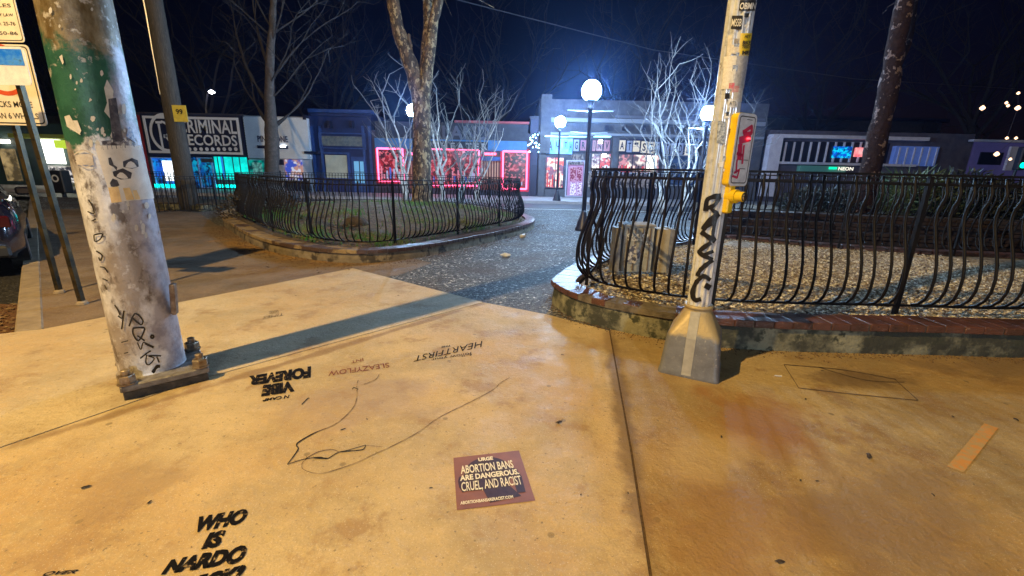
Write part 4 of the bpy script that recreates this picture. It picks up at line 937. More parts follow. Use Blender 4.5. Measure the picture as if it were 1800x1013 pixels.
fp(t, 'side_window', emis('amber_interior',(.6,.42,.18),.7,(.1,.07,.03),2.,.4,.6), 8,262,34,318, .08); fp(t, 'ceiling_lamp', emis('warm_bulb',(1,.85,.7),8), 4,246,18,252, .4)
fp(t, 'low_wall', mat('pale_low_wall',(.35,.38,.3),(.2,.25,.15),scale=4,rough=.7), 118,322,190,350, .5)
t = thing('newspaper_box', 'dark newspaper box with pale round print left of the thick pole', 'newspaper box', (at(98,345,18).x, 18, 0))
x0, x1, z0, z1 = rect(90,312,113,352,18); o = MB(); o.obox(((x0+x1)/2, 18.2, .62), x1-x0, .4, .9, 0, .03); o.build('box', mat('box_black',(.015,.015,.02),rough=.4), t)
o = MB(); o.obox(((x0+x1)/2, 18.2, .09), .1, .1, .18, 0); o.build('foot', MATS['box_black'], t)
o = MB(); n = 20; cx_, cz_ = (x0+x1)/2, .75; o.add([(cx_+rr*math.cos(2*math.pi*k/n), 17.995, cz_+rr*math.sin(2*math.pi*k/n)) for rr in (.15,.09) for k in range(n)], [(k,(k+1)%n,n+(k+1)%n,n+k) for k in range(n)]); o.build('print', signwh, t)
# 2 red sliver
t = bldg('narrow red painted shop front beside the record shop', 197, 258, 198, mat('red_wall',(.42,.025,.03),(.3,.02,.03),scale=3,rough=.7))
fp(t, 'cornice', mat('cornice_dark',(.05,.03,.035),rough=.6), 197,198,258,202, .15); fp(t, 'downpipe', MATS['cornice_dark'], 200,204,203,345, .12); fp(t, 'door', MATS['cornice_dark'], 210,290,228,345, .05)
# 3 record shop
t = bldg('record shop with big black lettered board above teal and blue lit windows', 259, 437, 199, darkwall)
bd = fp(t, 'sign_board', navy, 262,203,434,275, .35)
frame(bd, signwh, 266,207,430,271, 4, .38)
ftxt(bd, signwh, 'CRIMINAL', 322,212,423,236, .37, bold=.02); ftxt(bd, signwh, 'RECORDS', 326,238,424,257, .37, bold=.02)
for k in range(10):
    p = at(332+k*10, 263, YF); MB().add([(p.x+.1*math.cos(a), YF-.37, p.z+.1*math.sin(a)) for a in np.linspace(0, 6.283, 13)[:-1]], [tuple(range(12))]).build('dot', signwh, bd)
o = MB()
def arc(cx, cz, r0, r1, a0, a1, y, n=24):
    aa = np.linspace(R(a0), R(a1), n); o.add([(cx+rr*math.cos(a), y, cz+rr*math.sin(a)*1.15) for rr in (r0, r1) for a in aa], [(k, k+1, n+k+1, n+k) for k in range(n-1)])
pc = at(301,235,YF); arc(pc.x, pc.z, .72, .86, 55, 305, YF-.371); q0 = at(288,219,YF); q1 = at(288,268,YF); pc = at(293,236,YF)
o.box(q0.x-.05, q0.x+.06, YF-.372, YF-.362, q1.z, q0.z); arc(pc.x+.1, pc.z+.22, .28, .38, -90, 90, YF-.374); o.box(pc.x-.2, pc.x+.12, YF-.376, YF-.37, pc.z+.5, pc.z+.62)
o.add([(pc.x+.1,YF-.374,pc.z-.05),(pc.x+.25,YF-.374,pc.z-.05),(pc.x+.62,YF-.374,pc.z-.6),(pc.x+.45,YF-.374,pc.z-.6)],[(0,1,2,3)]); o.build('monogram', signwh, bd)
fp(t, 'blue_window', emis('blue_interior',(.01,.12,.75),.9,(.0,.35,.9),2.2,.4,.6,(.0,.02,.15),3.), 272,277,330,330, .06)
fp(t, 'screen', emis('white_screen',(.9,.97,1),2.2), 291,283,314,318, .14)
fp(t, 'sill_light', emis('teal_strip',(0,.85,.7),3.0), 276,324,330,330, .16)
fp(t, 'blue_window', emis('blue_interior2',(.0,.10,.4),.8,(.0,.4,.65),2.6,.42,.6,(0,.01,.06),4.), 334,277,378,330, .06)
frame(t, mat('blue_frame',(.25,.4,.7),rough=.4), 272,277,330,331, 1.6, .12); frame(t, MATS['blue_frame'], 352,277,378,331, 1.6, .12); fp(t, 'transom', darkwall, 356,279,376,286, .13)
tw = fp(t, 'teal_window', emis('teal_interior',(0,.95,.80),1.2,(0,.6,.55),2.2), 380,276,436,316, .07)
for a in (386,396,412,424): fp(tw, 'mullion', mat('teal_bar',(.02,.12,.12),rough=.4), a,276,a+1.2,316, .11)
fp(tw, 'poster', emis('blue_poster',(.02,.3,.9),.8), 392,276,397,314, .1)
fp(t, 'sill_light', emis('teal_strip',(0,.85,.7),3.0), 384,325,430,330, .16)
fp(t, 'bulkhead', navy, 262,331,436,350, .1)
# 4 white clapboard shop
t = bldg('white clapboard fronted shop with faint lettering behind the slim grey tree', 438, 548, 205, mat('clap_wall',(.5,.52,.58),rough=.7))
o = MB()
x0, x1, z0, z1 = rect(438,208,547,279,YF); k = 16
for i in range(k):
    za = z0+(z1-z0)*i/k; zb_ = z0+(z1-z0)*(i+1)/k
    o.add([(x0,YF-.34,za),(x1,YF-.34,za),(x1,YF-.30,zb_),(x0,YF-.30,zb_)], [(0,1,2,3)])
o.box(x0, x1, YF-.29, YF-.02, z0, z1); cb = o.build('clapboard', mat('white_clapboard',(.86,.88,.92),(.76,.78,.83),scale=2,rough=.6), t)
ftxt(cb, mat('faded_navy',(.06,.07,.14),rough=.6), 'PINESTONE', 459,240,512,251, .36, bold=.02, shear=-.05); ftxt(cb, mat('faded_grey',(.3,.32,.4),rough=.6), 'CO.', 484,251,498,255, .36)
fp(cb, 'lamp_bar', navy, 460,257,512,262, .42); fp(cb, 'bar_light', emis('bar_light',(.85,.92,1),7), 500,257,509,260, .45)
fp(t, 'window', emis('green_poster_window',(0,.55,.45),.6,(.0,.05,.06),2.5), 440,282,466,318, .07); fp(t, 'poster', emis('dark_poster',(.03,.10,.1),.7,(.15,.5,.45),7.), 447,286,463,316, .1)
fp(t, 'door', mat('white_door',(.4,.4,.45),rough=.5), 482,286,500,345, .07); fp(t, 'door_glass', mat('dark_glass',(.02,.02,.03),rough=.1), 485,300,497,340, .1); fp(t, 'door_sign', navy, 483,281,499,290, .12)
fp(t, 'window', emis('mural_window',(.05,.10,.6),.8,(.6,.32,.25),2.4,.45,.55,(.75,.75,.9),4.), 502,281,533,316, .07)
fp(t, 'gooseneck_lamp', navy, 538,204,543,212, .4); fp(t, 'bulkhead', navy, 502,318,547,350, .06)
# 5 dark blue victorian front
t = bldg('dark blue panelled shop front with pale poster and small glazed door', 549, 656, 197, mat('blue_wall',(.016,.03,.12),(.01,.02,.08),scale=3,rough=.6))
blt = mat('blue_trim',(.04,.09,.28),(.025,.06,.2),scale=5,rough=.5)
fp(t, 'cornice', blt, 546,194,658,200, .35); fp(t, 'cornice', mat('dk_blue',(.02,.03,.1),rough=.6), 549,201,656,205, .22)
for a in (552,566,640,651): fp(t, 'pilaster', blt, a,222,a+4,345, .12)
frame(t, blt, 562,234,644,262, 2, .14); fp(t, 'transom_panel', mat('faded_panel',(.20,.22,.20),(.10,.12,.14),scale=6,rough=.7), 566,240,640,257, .08)
frame(t, blt, 568,268,616,316, 3, .16); fp(t, 'poster', mat('cream_poster',(.45,.46,.38),(.33,.34,.30),scale=2.5,rough=.7,em=(.5,.5,.35),es=.12), 574,273,611,313, .08)
d = fp(t, 'door', blt, 620,276,646,345, .05); fp(d, 'door_glass', emis('door_blue',(.2,.55,.95),.75), 624,284,643,322, .08); fp(d, 'glazing_bar', navy, 633,284,634.4,322, .1); fp(d, 'glazing_bar', navy, 624,302,643,303.4, .11)
for a in (580,618): fp(t, 'lamp_bracket', navy, a,214,a+5,226, .4)
fp(t, 'window_panel', mat('dk_panel',(.02,.03,.12),rough=.5), 568,322,616,344, .06)
fp(t, 'hanging_bracket', navy, 542,267,566,271, .5)
# 6 neon restaurant
t = bldg('low restaurant with three pink neon outlined windows and blue fascia', 657, 930, 232, mat('rest_wall',(.05,.045,.07),(.08,.06,.1),scale=3,rough=.7))
fas = fp(t, 'fascia', mat('blue_fascia',(.07,.20,.42),(.05,.15,.34),scale=3,rough=.6), 660,246,926,264, .15)
fp(t, 'roof_edge', mat('red_ridge',(.32,.05,.06),(.2,.04,.05),scale=6,rough=.6), 800,214,930,218, .3); fp(t, 'roof_wall', darkwall, 660,216,928,246, .05)
fp(t, 'sign_back', mat('signback_dark',(.025,.022,.03),rough=.6), 756,249,858,264, .2)
ftxt(t, mat('dim_letter',(.5,.46,.45),(.35,.32,.32),scale=9,rough=.6), 'T H E A T E R', 762,252,857,263, .22, bold=.03)
ftxt(t, mat('ghost_letter',(.10,.10,.14),rough=.7), 'LAND', 778,222,862,246, .12, bold=.03)
nred = emis('neon_tube',(1,.10,.24),6.0)
def neon(px0, py0, px1, py1, intm):
    w_ = fp(t, 'shop_window', intm, px0,py0,px1,py1, .05)
    x0, x1, z0, z1 = rect(px0,py0,px1,py1,YF); y = YF-.16; o = MB(); P_ = [(x0,y,z0),(x0,y,z1),(x1,y,z1),(x1,y,z0),(x0,y,z0)]
    for a, b in zip(P_, P_[1:]): o.tube([a, b], .045, 8)
    o.build('neon_tube', nred, w_)
    o = MB(); P_ = [(x0-.12,y+.08,z0-.12),(x0-.12,y+.08,z1+.12),(x1+.12,y+.08,z1+.12),(x1+.12,y+.08,z0-.12),(x0-.12,y+.08,z0-.12)]
    for a, b in zip(P_, P_[1:]): o.tube([a, b], .03, 6)
    o.build('frame', mat('red_frame',(.5,.03,.06),rough=.4), w_); return w_
redin = emis('red_interior',(.55,.01,.03),.7,(.05,.004,.01),2.6,.38,.52,(1,.2,.25),5.5)
for q in ((666,262,710,318),(757,263,842,326),(884,267,926,332)): neon(*q, redin)
rnd2 = random.Random(8)
for (a0, a1, bb) in ((670,706,314),(762,838,320),(888,922,326)):
    for k in range(int((a1-a0)/5)):
        cx_ = a0+k*5+rnd2.uniform(0,3); hh_ = rnd2.uniform(6,22)
        fp(t, 'display_item', [emis('disp_a',(.1,.2,.9),.7),emis('disp_b',(.9,.3,.45),.8),emis('disp_c',(.02,.01,.03),.2),emis('disp_d',(.55,.6,.95),.7)][rnd2.randrange(4)], cx_,bb-hh_,cx_+rnd2.uniform(1.6,4),bb, .09)
for a, b in ((717,752),(846,880)):
    fp(t, 'doorway', emis('amber_door',(.25,.07,.05),.5), a,272,b,345, .04)
    for k in range(7): fp(t, 'door_slat', mat('slat_tan',(.5,.3,.2),rough=.6,em=(1,.45,.25),es=.15), a+1+k*(b-a-2)/7,284,a+2.2+k*(b-a-2)/7,318, .09)
    fp(t, 'door_awning', blt, a,276,b,283, .3); fp(t, 'lit_sign', nred, a+6,269,b-8,273, .14)
fp(t, 'bulkhead', darkwall, 660,333,928,350, .08)
fy = thing('fairy_lights', 'cluster of pale blue fairy lights between neon restaurant and grey shop', 'string lights', tuple(at(938,268,YF-1)))
fpts = [at(rnd2.uniform(928,948), rnd2.uniform(236,268), YF-1) for k in range(26)]
MB().tube(fpts, .006, 3).build('wire', navy, fy)
for p in fpts: MB().lathe([(.004,-.045),(.045,0),(.004,.045)], tuple(p), 6).build('bulb', emis('fairy',(.5,.85,1),6), fy)
# dark gap wall
t = bldg('narrow dark side wall squeezed between neon restaurant and grey shop', 931, 945, 205, mat('gap_wall',(.03,.035,.07),(.05,.05,.1),scale=4,rough=.7)); fp(t, 'cornice', navy, 931,205,945,209, .15); fp(t, 'gate', navy, 933,290,943,345, .08)
# 7 grey shop
greyw = mat('grey_stucco',(.10,.098,.115),(.055,.055,.07),scale=2.5,rough=.8,bump=.02,bscale=10)
t = bldg('two storey high grey stucco shop with letter tiles above its windows', 946, 1340, 178, greyw, depth=11)
fp(t, 'chimney_pier', greyw, 950,167,968,270, .25); fp(t, 'cornice', mat('grey_trim',(.24,.25,.3),rough=.7), 968,212,1340,219, .35); fp(t, 'cornice', MATS['grey_trim'], 946,237,1340,241, .22)
fp(t, 'parapet', mat('parapet_dk',(.12,.12,.16),rough=.8), 1080,207,1340,212, .3)
fp(t, 'pier', greyw, 946,272,957,345, .2); fp(t, 'pier', greyw, 1073,243,1084,345, .2)
for (a, b) in ((957,998),(998,1030),(1043,1072)): fp(t, 'light_strip', emis('blue_strip',(.35,.75,1),2.5), a,240.5,b-1,242, .5)
fp(t, 'blue_panel', mat('blue_panel',(.12,.35,.75),(.3,.6,.9),scale=5,rough=.5,em=(.1,.4,.9),es=.35), 960,244,1006,271, .1)
tiles = [('A',962,246,973,268,0),('U',975,246,985,262,0),('T',990,247,998,262,0),('H',999,250,1006,268,0),('G',1008,246,1017,266,1),('R',1020,247,1030,265,2),('I',1041,247,1046,266,2),('N',1048,247,1058,266,2),('V',1061,247,1071,266,2),('A',1087,247,1098,266,3),('T',1101,248,1110,268,1),('-',1112,248,1123,267,3),('S',1126,249,1136,269,3),('E',1138,250,1149,270,3),('C',1151,250,1158,270,1),('T',1166,251,1175,271,1),('U',1178,252,1187,272,1),('D',1190,252,1199,272,1),('I',1203,253,1211,273,3),('O',1215,253,1224,273,1)]
tm = [mat('tile_blue',(.1,.3,.7),rough=.5,em=(.1,.35,.8),es=.3), mat('tile_grey',(.25,.27,.38),rough=.5,em=(.3,.33,.5),es=.15), emis('tile_pink',(.75,.28,.5),.55), emis('tile_cream',(.85,.8,.68),.9)]
for s, a, b, c_2, d_, k in tiles:
    ti = fp(t, 'letter_tile', tm[k], a,b,c_2,d_, .14); ftxt(ti, navy, s, a+2,b+3,c_2-2,d_-3 if s != '-' else b+7, .15, bold=.03)
fp(t, 'tile_band', navy, 1007,244,1073,269, .09); fp(t, 'tile_band', navy, 1085,245,1228,271, .09)
pinkin = emis('pink_interior',(.62,.34,.5),.8,(.15,.08,.16),4.,.42,.55,(.95,.9,.95),7.); whitein = emis('bright_shop',(.9,.8,.72),1.3,(.12,.10,.14),1.8,.42,.52,(.6,.25,.3),5.)
redwin = emis('red_shop',(.85,.10,.12),1.0,(.9,.85,.8),4.,.45,.55,(.1,.03,.06),6.)
w_ = fp(t, 'shop_window', emis('show_window',(.95,.8,.7),1.6,(.2,.08,.16),2.4,.44,.54,(.9,.12,.1),5.), 959,276,991,330, .06); frame(w_, navy, 959,276,991,331, 1.5)
d = fp(t, 'door', mat('mauve_door',(.42,.20,.34),(.34,.16,.28),scale=8,rough=.5,em=(.6,.2,.4),es=.2), 998,284,1024,345, .06)
fp(d, 'door_glass', emis('door_red',(.35,.03,.12),.7,(.8,.4,.6),9.,.5,.55), 1002,294,1012,318, .09); fp(d, 'door_glass', MATS['door_red'], 1014,294,1022,318, .09); fp(d, 'door_panel', mat('print_panel',(.8,.65,.75),(.2,.06,.15),scale=12,rough=.5,lo=.48,hi=.52,em=(.7,.4,.5),es=.2), 1002,321,1012,343, .09); fp(d, 'door_panel', MATS['print_panel'], 1014,321,1022,343, .09)
frame(d, mat('door_frame',(.4,.38,.5),rough=.5), 994,282,1027,346, 2, .14); fp(t, 'transom', emis('transom_print',(.5,.5,.6),.6,(.05,.05,.1),9.), 998,284,1024,290, .18) 
fp(t, 'door_header', emis('curtain',(.55,.5,.55),.45,(.12,.1,.15),5.,.45,.55,None,1,(4,1,1)), 1004,272,1026,282, .1)
fp(t, 'shop_window', pinkin, 1040,271,1053,300, .07); fp(t, 'shop_window', redwin, 1055,271,1072,300, .07)
fp(t, 'hanging_bulb', emis('bulb',(1,.95,.95),10), 1051,247,1057,253, .35); fp(t, 'hanging_bulb', MATS['bulb'], 1058,271,1063,277, .35)
ftxt(t, emis('neon_no',(1,1,1),2.2), 'NO', 1040,291,1051,300, .2, bold=.03); ftxt(t, signwh, 'O', 1060,290,1068,298, .2, bold=.05)
w_ = fp(t, 'shop_window', whitein, 1086,272,1158,304, .07); frame(w_, navy, 1085,271,1159,305, 1.5); fp(w_, 'lit_panel', emis('white_lit2',(1,.98,.85),2.2), 1135,274,1153,297, .12)
fp(t, 'shop_window', emis('lowprint',(.35,.35,.42),.5,(.03,.03,.06),3.,.42,.52,(.7,.7,.8),6.), 1032,306,1158,330, .06)
fp(t, 'shop_window', emis('bluewin',(.05,.12,.35),.5,(.01,.02,.06),3.), 1164,274,1226,326, .07); frame(t, MATS['grey_trim'], 1163,273,1227,327, 1.5)
fp(t, 'ledge', MATS['grey_trim'], 1028,303,1160,305.5, .3); fp(t, 'bulkhead', greyw, 957,333,996,346, .12)
for (a0, a1, bb, hm) in ((960,990,329,26),(1087,1134,303,16),(1041,1071,299,10)):
    for k in range(int((a1-a0)/4)):
        cx_ = a0+k*4+rnd2.uniform(0,1.5); hh_ = rnd2.uniform(5,hm); fp(t, 'display_item', [MATS['disp_c'],emis('disp_e',(1,.85,.7),1.2),emis('disp_f',(.8,.06,.08),.9),navy][rnd2.randrange(4)], cx_,bb-hh_,cx_+rnd2.uniform(1.5,3),bb, .10)
for a in (975,1110,1134): fp(t, 'mullion', navy, a,272,a+1.2,304 if a > 1000 else 330, .15)
for k in range(5): fp(t, 'hanging_lamp', navy, 1062+k*32,222,1067+k*32,230, .4)
# 8 right: dark backing wall + balcony building
t = bldg('long dark building on the right with pale balcony and rows of narrow windows', 1345, 1700, 232, mat('balcony_wall',(.11,.10,.14),(.07,.06,.10),scale=3,rough=.8), depth=8)
pale = mat('pale_trim',(.66,.62,.72),(.54,.5,.62),scale=4,rough=.6)
fp(t, 'roof_edge', pale, 1350,240,1620,246, .5); fp(t, 'corner_post', pale, 1340,240,1360,345, .45)
fp(t, 'upper_window', mat('night_glass',(.02,.02,.035),rough=.15), 1362,250,1560,286, .05)
for k in range(13): fp(t, 'mullion', pale, 1362+k*14.5,250,1364.5+k*14.5,286, .12)
fp(t, 'balcony_rail', pale, 1360,287,1600,291, .4); fp(t, 'sign_panel', mat('green_panel',(.14,.28,.24),rough=.6,em=(.1,.5,.35),es=.05), 1400,292,1480,303, .3)
fp(t, 'neon_glow', emis('blue_neon',(0,.10,.7),1.1,(0,.7,1),5.,.45,.55,(0,.05,.3),7.), 1462,258,1492,278, .2); fp(t, 'neon_glow', emis('red_neon2',(.9,.12,.15),1.3,(.9,.4,.4),3.), 1500,260,1514,276, .2)
fp(t, 'neon_glow', emis('green_neon',(0,.75,.4),1.6), 1450,294,1462,298, .4); ftxt(t, emis('neon_word',(.95,.9,.75),1.4), 'NEON', 1463,294,1489,300, .45, bold=.03)
fp(t, 'lit_bay', mat('blue_bay',(.15,.22,.5),(.1,.14,.38),scale=3,rough=.6,em=(.1,.2,.7),es=.22), 1565,258,1640,292, .25)
for k in range(6): fp(t, 'mullion', pale, 1570+k*13,260,1572+k*13,292, .3)
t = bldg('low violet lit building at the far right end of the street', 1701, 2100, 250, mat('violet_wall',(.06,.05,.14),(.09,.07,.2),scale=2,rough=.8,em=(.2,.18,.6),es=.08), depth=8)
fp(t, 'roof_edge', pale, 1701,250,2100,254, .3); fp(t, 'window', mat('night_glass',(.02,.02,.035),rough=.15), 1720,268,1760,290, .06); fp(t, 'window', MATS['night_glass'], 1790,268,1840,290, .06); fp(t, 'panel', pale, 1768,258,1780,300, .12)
# dark hill of roofs behind
def back(label, px0, px1, pyt, Y, m):
    x0, x1, z0, z1 = rect(px0, pyt, px1, 340, Y); t = thing('rear_building', label, 'building', ((x0+x1)/2, Y, 0)); o = MB(); o.box(x0, x1, Y, Y+8, 0, z1); o.build('wall', m, t)
    o = MB(); o.box(x0-.3, x1+.3, Y-.3, Y+8.3, z1+.002, z1+.25); o.build('roof', navy, t)
    o = MB()
    for k in range(6): xx = x0+(x1-x0)*(k+.5)/6; o.box(xx-.5, xx+.5, Y-.04, Y-.001, z1-2.1, z1-.8)
    o.build('window', MATS['night_glass'], t)
back('unlit brick block rising behind the record shop roof', 30, 250, 205, 36, darkwall)
back('unlit dark block rising behind the balcony building', 1330, 1640, 212, 38, darkwall)

# ------------------------------------------------------------------ TREES
def wander(p, d, L_, n, wob, rnd, grav=0.0):
    pts = [Vector(p)]; d = Vector(d).normalized()
    for i in range(n):
        d = (d+Vector((rnd.uniform(-1,1), rnd.uniform(-1,1), rnd.uniform(-.6,.8)+grav))*wob).normalized(); pts.append(pts[-1]+d*L_/n)
    return pts, d
def grow(mb, p, d, L_, r, depth, rnd, wob=.16, seg=6, split=(2,3), spread=.55, up_=.1):
    n = max(3, int(L_/.35)) if depth > 1 else 4
    n = min(n, 9); pts, de = wander(p, d, L_, n, wob, rnd, up_)
    r1 = r*.55; mb.tube(pts, [r+(r1-r)*i/n for i in range(n+1)], seg, False)
    if depth <= 0: return
    for k in range(rnd.randint(*split)):
        i = rnd.randint(max(1, n//2), n) if k else n
        a = Vector((rnd.uniform(-1,1), rnd.uniform(-1,1), rnd.uniform(-.5,.6))).normalized(); dd = ((pts[i]-pts[i-1]).normalized()*(1-spread)+a*spread+Vector((0,0,up_))).normalized()
        grow(mb, pts[i], dd, L_*rnd.uniform(.55,.8), max(.004, r*(.62 if k == 0 else .45)), depth-1, rnd, wob, max(3, seg-1), split, spread, up_)
    for k in range(2 if depth > 1 else 1):
        i = rnd.randint(1, n-1); a = Vector((rnd.uniform(-1,1), rnd.uniform(-1,1), rnd.uniform(-.2,.7))).normalized()
        grow(mb, pts[i], a, L_*rnd.uniform(.3,.5), max(.004, r*.3), max(0, depth-2), rnd, wob, 3, split, spread, up_)
# sycamore
syc_m = mat('mottled_bark', (.13,.085,.05), (.05,.035,.025), scale=7, rough=.85, bump=.03, bscale=9, lo=.45, hi=.52, c3=(.34,.26,.15), scale3=9, lo3=.53, hi3=.57, detail=4, stretch=(1,1,.6))
YS = 15.2
def sp_(x, y, Y=YS): return at(x, y, Y)
base = Vector((at(741,345,YS).x, YS, .15))
t = thing('sycamore_tree', 'big forked tree with mottled flaking bark inside the left planter', 'tree', tuple(base))
def seam(mb, ctrl, rads, seg, k=5, jit=.0):
    P_ = []; Rr = []; n = len(ctrl)
    for i in range(n-1):
        for j in range(k):
            f = j/k; p0, p1, p2, p3 = ctrl[max(0,i-1)], ctrl[i], ctrl[i+1], ctrl[min(n-1,i+2)]
            P_.append(.5*((2*p1)+(-p0+p2)*f+(2*p0-5*p1+4*p2-p3)*f*f+(-p0+3*p1-3*p2+p3)*f**3)); Rr.append(rads[i]+(rads[i+1]-rads[i])*f)
    P_.append(ctrl[-1]); Rr.append(rads[-1])
    st_ = len(mb.v); mb.tube(P_, Rr, seg)
    for q in range(st_, len(mb.v)):
        v = Vector(mb.v[q]); nn = noise.noise(v*3.1)*.035+noise.noise(v*9)*.012
        ring_i = min((q-st_)//seg, len(P_)-1); dv = (v-P_[ring_i]); mb.v[q] = tuple(v+dv.normalized()*nn if dv.length > 1e-6 else v)
    return P_
o = MB(); seam(o, [base+Vector((0,0,-.1)), base+Vector((0,0,.25)), sp_(742,300), sp_(742,240), sp_(741,190), sp_(739,160)], [.42,.35,.31,.29,.30,.26], 20); o.build('trunk', syc_m, t, True)
o = MB(); rs_ = random.Random(21)
l1 = seam(o, [sp_(740,185), sp_(730,140), sp_(713,90), sp_(700,50), sp_(690,0), sp_(672,-90), sp_(640,-220)], [.27,.25,.22,.20,.19,.16,.10], 14)
l2 = seam(o, [sp_(741,180), sp_(748,140), sp_(754,100), sp_(760,50), sp_(770,0), sp_(785,-100), sp_(820,-230)], [.25,.22,.18,.16,.15,.12,.08], 14)
l3 = seam(o, [sp_(745,150,YS+.1), sp_(748,90,YS+.4), sp_(751,40,YS+.6), sp_(750,0,YS+.8), sp_(748,-120,YS+1.5)], [.17,.15,.13,.13,.09], 10)
seam(o, [sp_(718,105), sp_(722,85), sp_(718,66), sp_(720,60)], [.09,.07,.05,.02], 8, 3)
o.build('limb', syc_m, t, True)
o = MB()
for P_, r_ in ((l1,.08),(l2,.07),(l3,.06)):
    for k in range(5):
        i = rs_.randint(len(P_)*2//3, len(P_)-1); grow(o, P_[i], (rs_.uniform(-1,1), rs_.uniform(-1,1), .6), 2.6, r_, 3, rs_, .14, 5)
o.build('branches', syc_m, t)
# slim grey tree
gb = mat('grey_bark', (.07,.055,.05), (.04,.035,.03), scale=8, rough=.9, bump=.015, bscale=20, c3=(.12,.10,.09), scale3=14)
YG = 17.6; base = Vector((at(478,345,YG).x, YG, .05))
t = thing('slim_tree', 'slim grey tree with a straight leader in front of the white clapboard shop', 'tree', tuple(base))
rs_ = random.Random(4)
o = MB(); tr = seam(o, [base, at(478,300,YG), at(478,240,YG), at(475,190,YG), at(474,120,YG), at(478,50,YG), at(482,-20,YG), at(486,-140,YG)], [.34,.27,.25,.20,.15,.12,.10,.06], 14); o.build('trunk', gb, t, True)
o = MB()
for (sx_, sy_, pts_, r_) in ((0,0,[(478,225),(500,208),(520,190),(536,172)],.07),(0,0,[(476,220),(462,205),(448,180),(436,165)],.08),(0,0,[(475,190),(450,150),(430,110),(415,60)],.06),(0,0,[(474,150),(500,110),(530,75),(560,50)],.05),(0,0,[(475,130),(460,80),(448,30),(440,-40)],.06)):
    P_ = [at(a, b, YG+i*.15) for i, (a, b) in enumerate(pts_)]; seam(o, P_, [r_*(1-.6*i/3) for i in range(4)], 6, 4)
    grow(o, P_[-1], P_[-1]-P_[-2], 1.8, r_*.4, 3, rs_, .16, 4); grow(o, P_[2], P_[-1]-P_[-2]+Vector((.2,0,.4)), 1.4, r_*.35, 2, rs_, .16, 4)
for k in range(9): grow(o, tr[rs_.randint(16, len(tr)-1)], (rs_.uniform(-1,1), rs_.uniform(-.5,.5), .6), 2.2, .035, 3, rs_, .15, 4)
o.build('branches', mat('dark_twigs',(.03,.026,.026),(.02,.017,.018),scale=6,rough=.9), t)
# right dark tree
YT = 9.9; base = Vector((at(1512,380,YT).x, YT, .62))
rb = mat('dark_mottled_bark', (.035,.02,.017), (.016,.010,.010), scale=6, rough=.95, bump=.05, bscale=9, c3=(.17,.12,.11), scale3=6, lo3=.58, hi3=.62, spec=.1, detail=3)
t = thing('dark_tree', 'leaning dark trunk with pale flakes behind the rear fence on the right', 'tree', tuple(base))
o = MB(); tr = seam(o, [base, at(1523,330,YT), at(1540,250,YT), at(1557,180,YT), at(1572,100,YT), at(1590,0,YT), at(1615,-120,YT), at(1640,-300,YT)], [.25,.21,.19,.18,.17,.15,.13,.08], 16); o.build('trunk', rb, t, True)
o = MB(); rs_ = random.Random(12)
seam(o, [at(1560,180,YT), at(1578,120,YT), at(1596,70,YT+.2), at(1608,10,YT+.5), at(1630,-100,YT+1)], [.09,.07,.06,.05,.04], 8, 4)
for k in range(7): grow(o, tr[rs_.randint(24, len(tr)-1)], (rs_.uniform(-1,1), rs_.uniform(-.5,.5), .2), 2.2, .05, 3, rs_, .15, 4)
o.build('branches', rb, t)
# pale crape myrtles
cm_ = mat('pale_bark', (.58,.56,.52), (.30,.28,.26), scale=9, rough=.7, bump=.01, bscale=20)
cmt = mat('pale_twigs', (.22,.21,.20), (.14,.13,.13), scale=9, rough=.8)
def crape(px, Y, label, seedv, stems, hmul=1.0, zb=0.0):
    rs_ = random.Random(seedv); b_ = at(px, 345, Y); base = Vector((b_.x, Y, zb)); t = thing('crape_myrtle', label, 'tree', tuple(base), 'pale bare multi-stemmed trees')
    o = MB(); tw = MB()
    for (dx, top, r_) in stems:
        p = base+Vector((rs_.uniform(-.12,.12), rs_.uniform(-.12,.12), -.02)); n = 9; pts = [p]; ht = top*hmul*.74
        for i in range(1, n+1):
            f = i/n; pts.append(base+Vector((dx*f**1.3+rs_.uniform(-.09,.09), rs_.uniform(-.25,.25)*f, ht*f)))
        o.tube(pts, [r_*.85*(1-.84*i/n) for i in range(n+1)], 8)
        for k in range(4):
            i = rs_.randint(3, n); grow(tw, pts[i], (rs_.uniform(-.8,.8)+dx*.2, rs_.uniform(-.6,.6), .9), rs_.uniform(.9,1.6), r_*.34, 2, rs_, .18, 4, (1,3), .5, .12)
    o.build('stems', cm_, t, True); tw.build('branches', cmt, t); return t
crape(714, 20.0, 'pale bare tree left of the big forked trunk, lit blue white', 3, [(-1.0,4.6,.10),(-.35,5.0,.11),(.1,4.4,.09),(.55,4.8,.08)])
crape(777, 20.0, 'pale bare tree just right of the big forked trunk', 5, [(-.5,5.4,.12),(-.1,5.0,.10),(.35,4.6,.09)])
crape(808, 20.4, 'leaning pale bare tree before the middle neon window', 8, [(.2,3.0,.09),(1.7,4.8,.08),(.9,4.2,.06)])
crape(838, 20.6, 'slender pale bare tree before the right neon door', 9, [(-.1,4.0,.07),(.5,4.4,.06),(1.3,4.5,.06)])
crape(1166, 16.6, 'pale bare tree with twin white stems before the grey shop', 14, [(-.75,3.8,.09),(-.2,4.0,.10),(.25,3.4,.07),(-.9,3.0,.05)])
crape(1200, 16.2, 'pale bare tree left of the lamp beside the silver pole', 17, [(.05,4.2,.10),(.45,4.0,.08),(1.0,3.2,.07)])
crape(1228, 17.2, 'small pale bare tree bending toward the lamp', 19, [(1.0,3.0,.06),(.4,3.6,.06),(-.4,3.8,.05)])
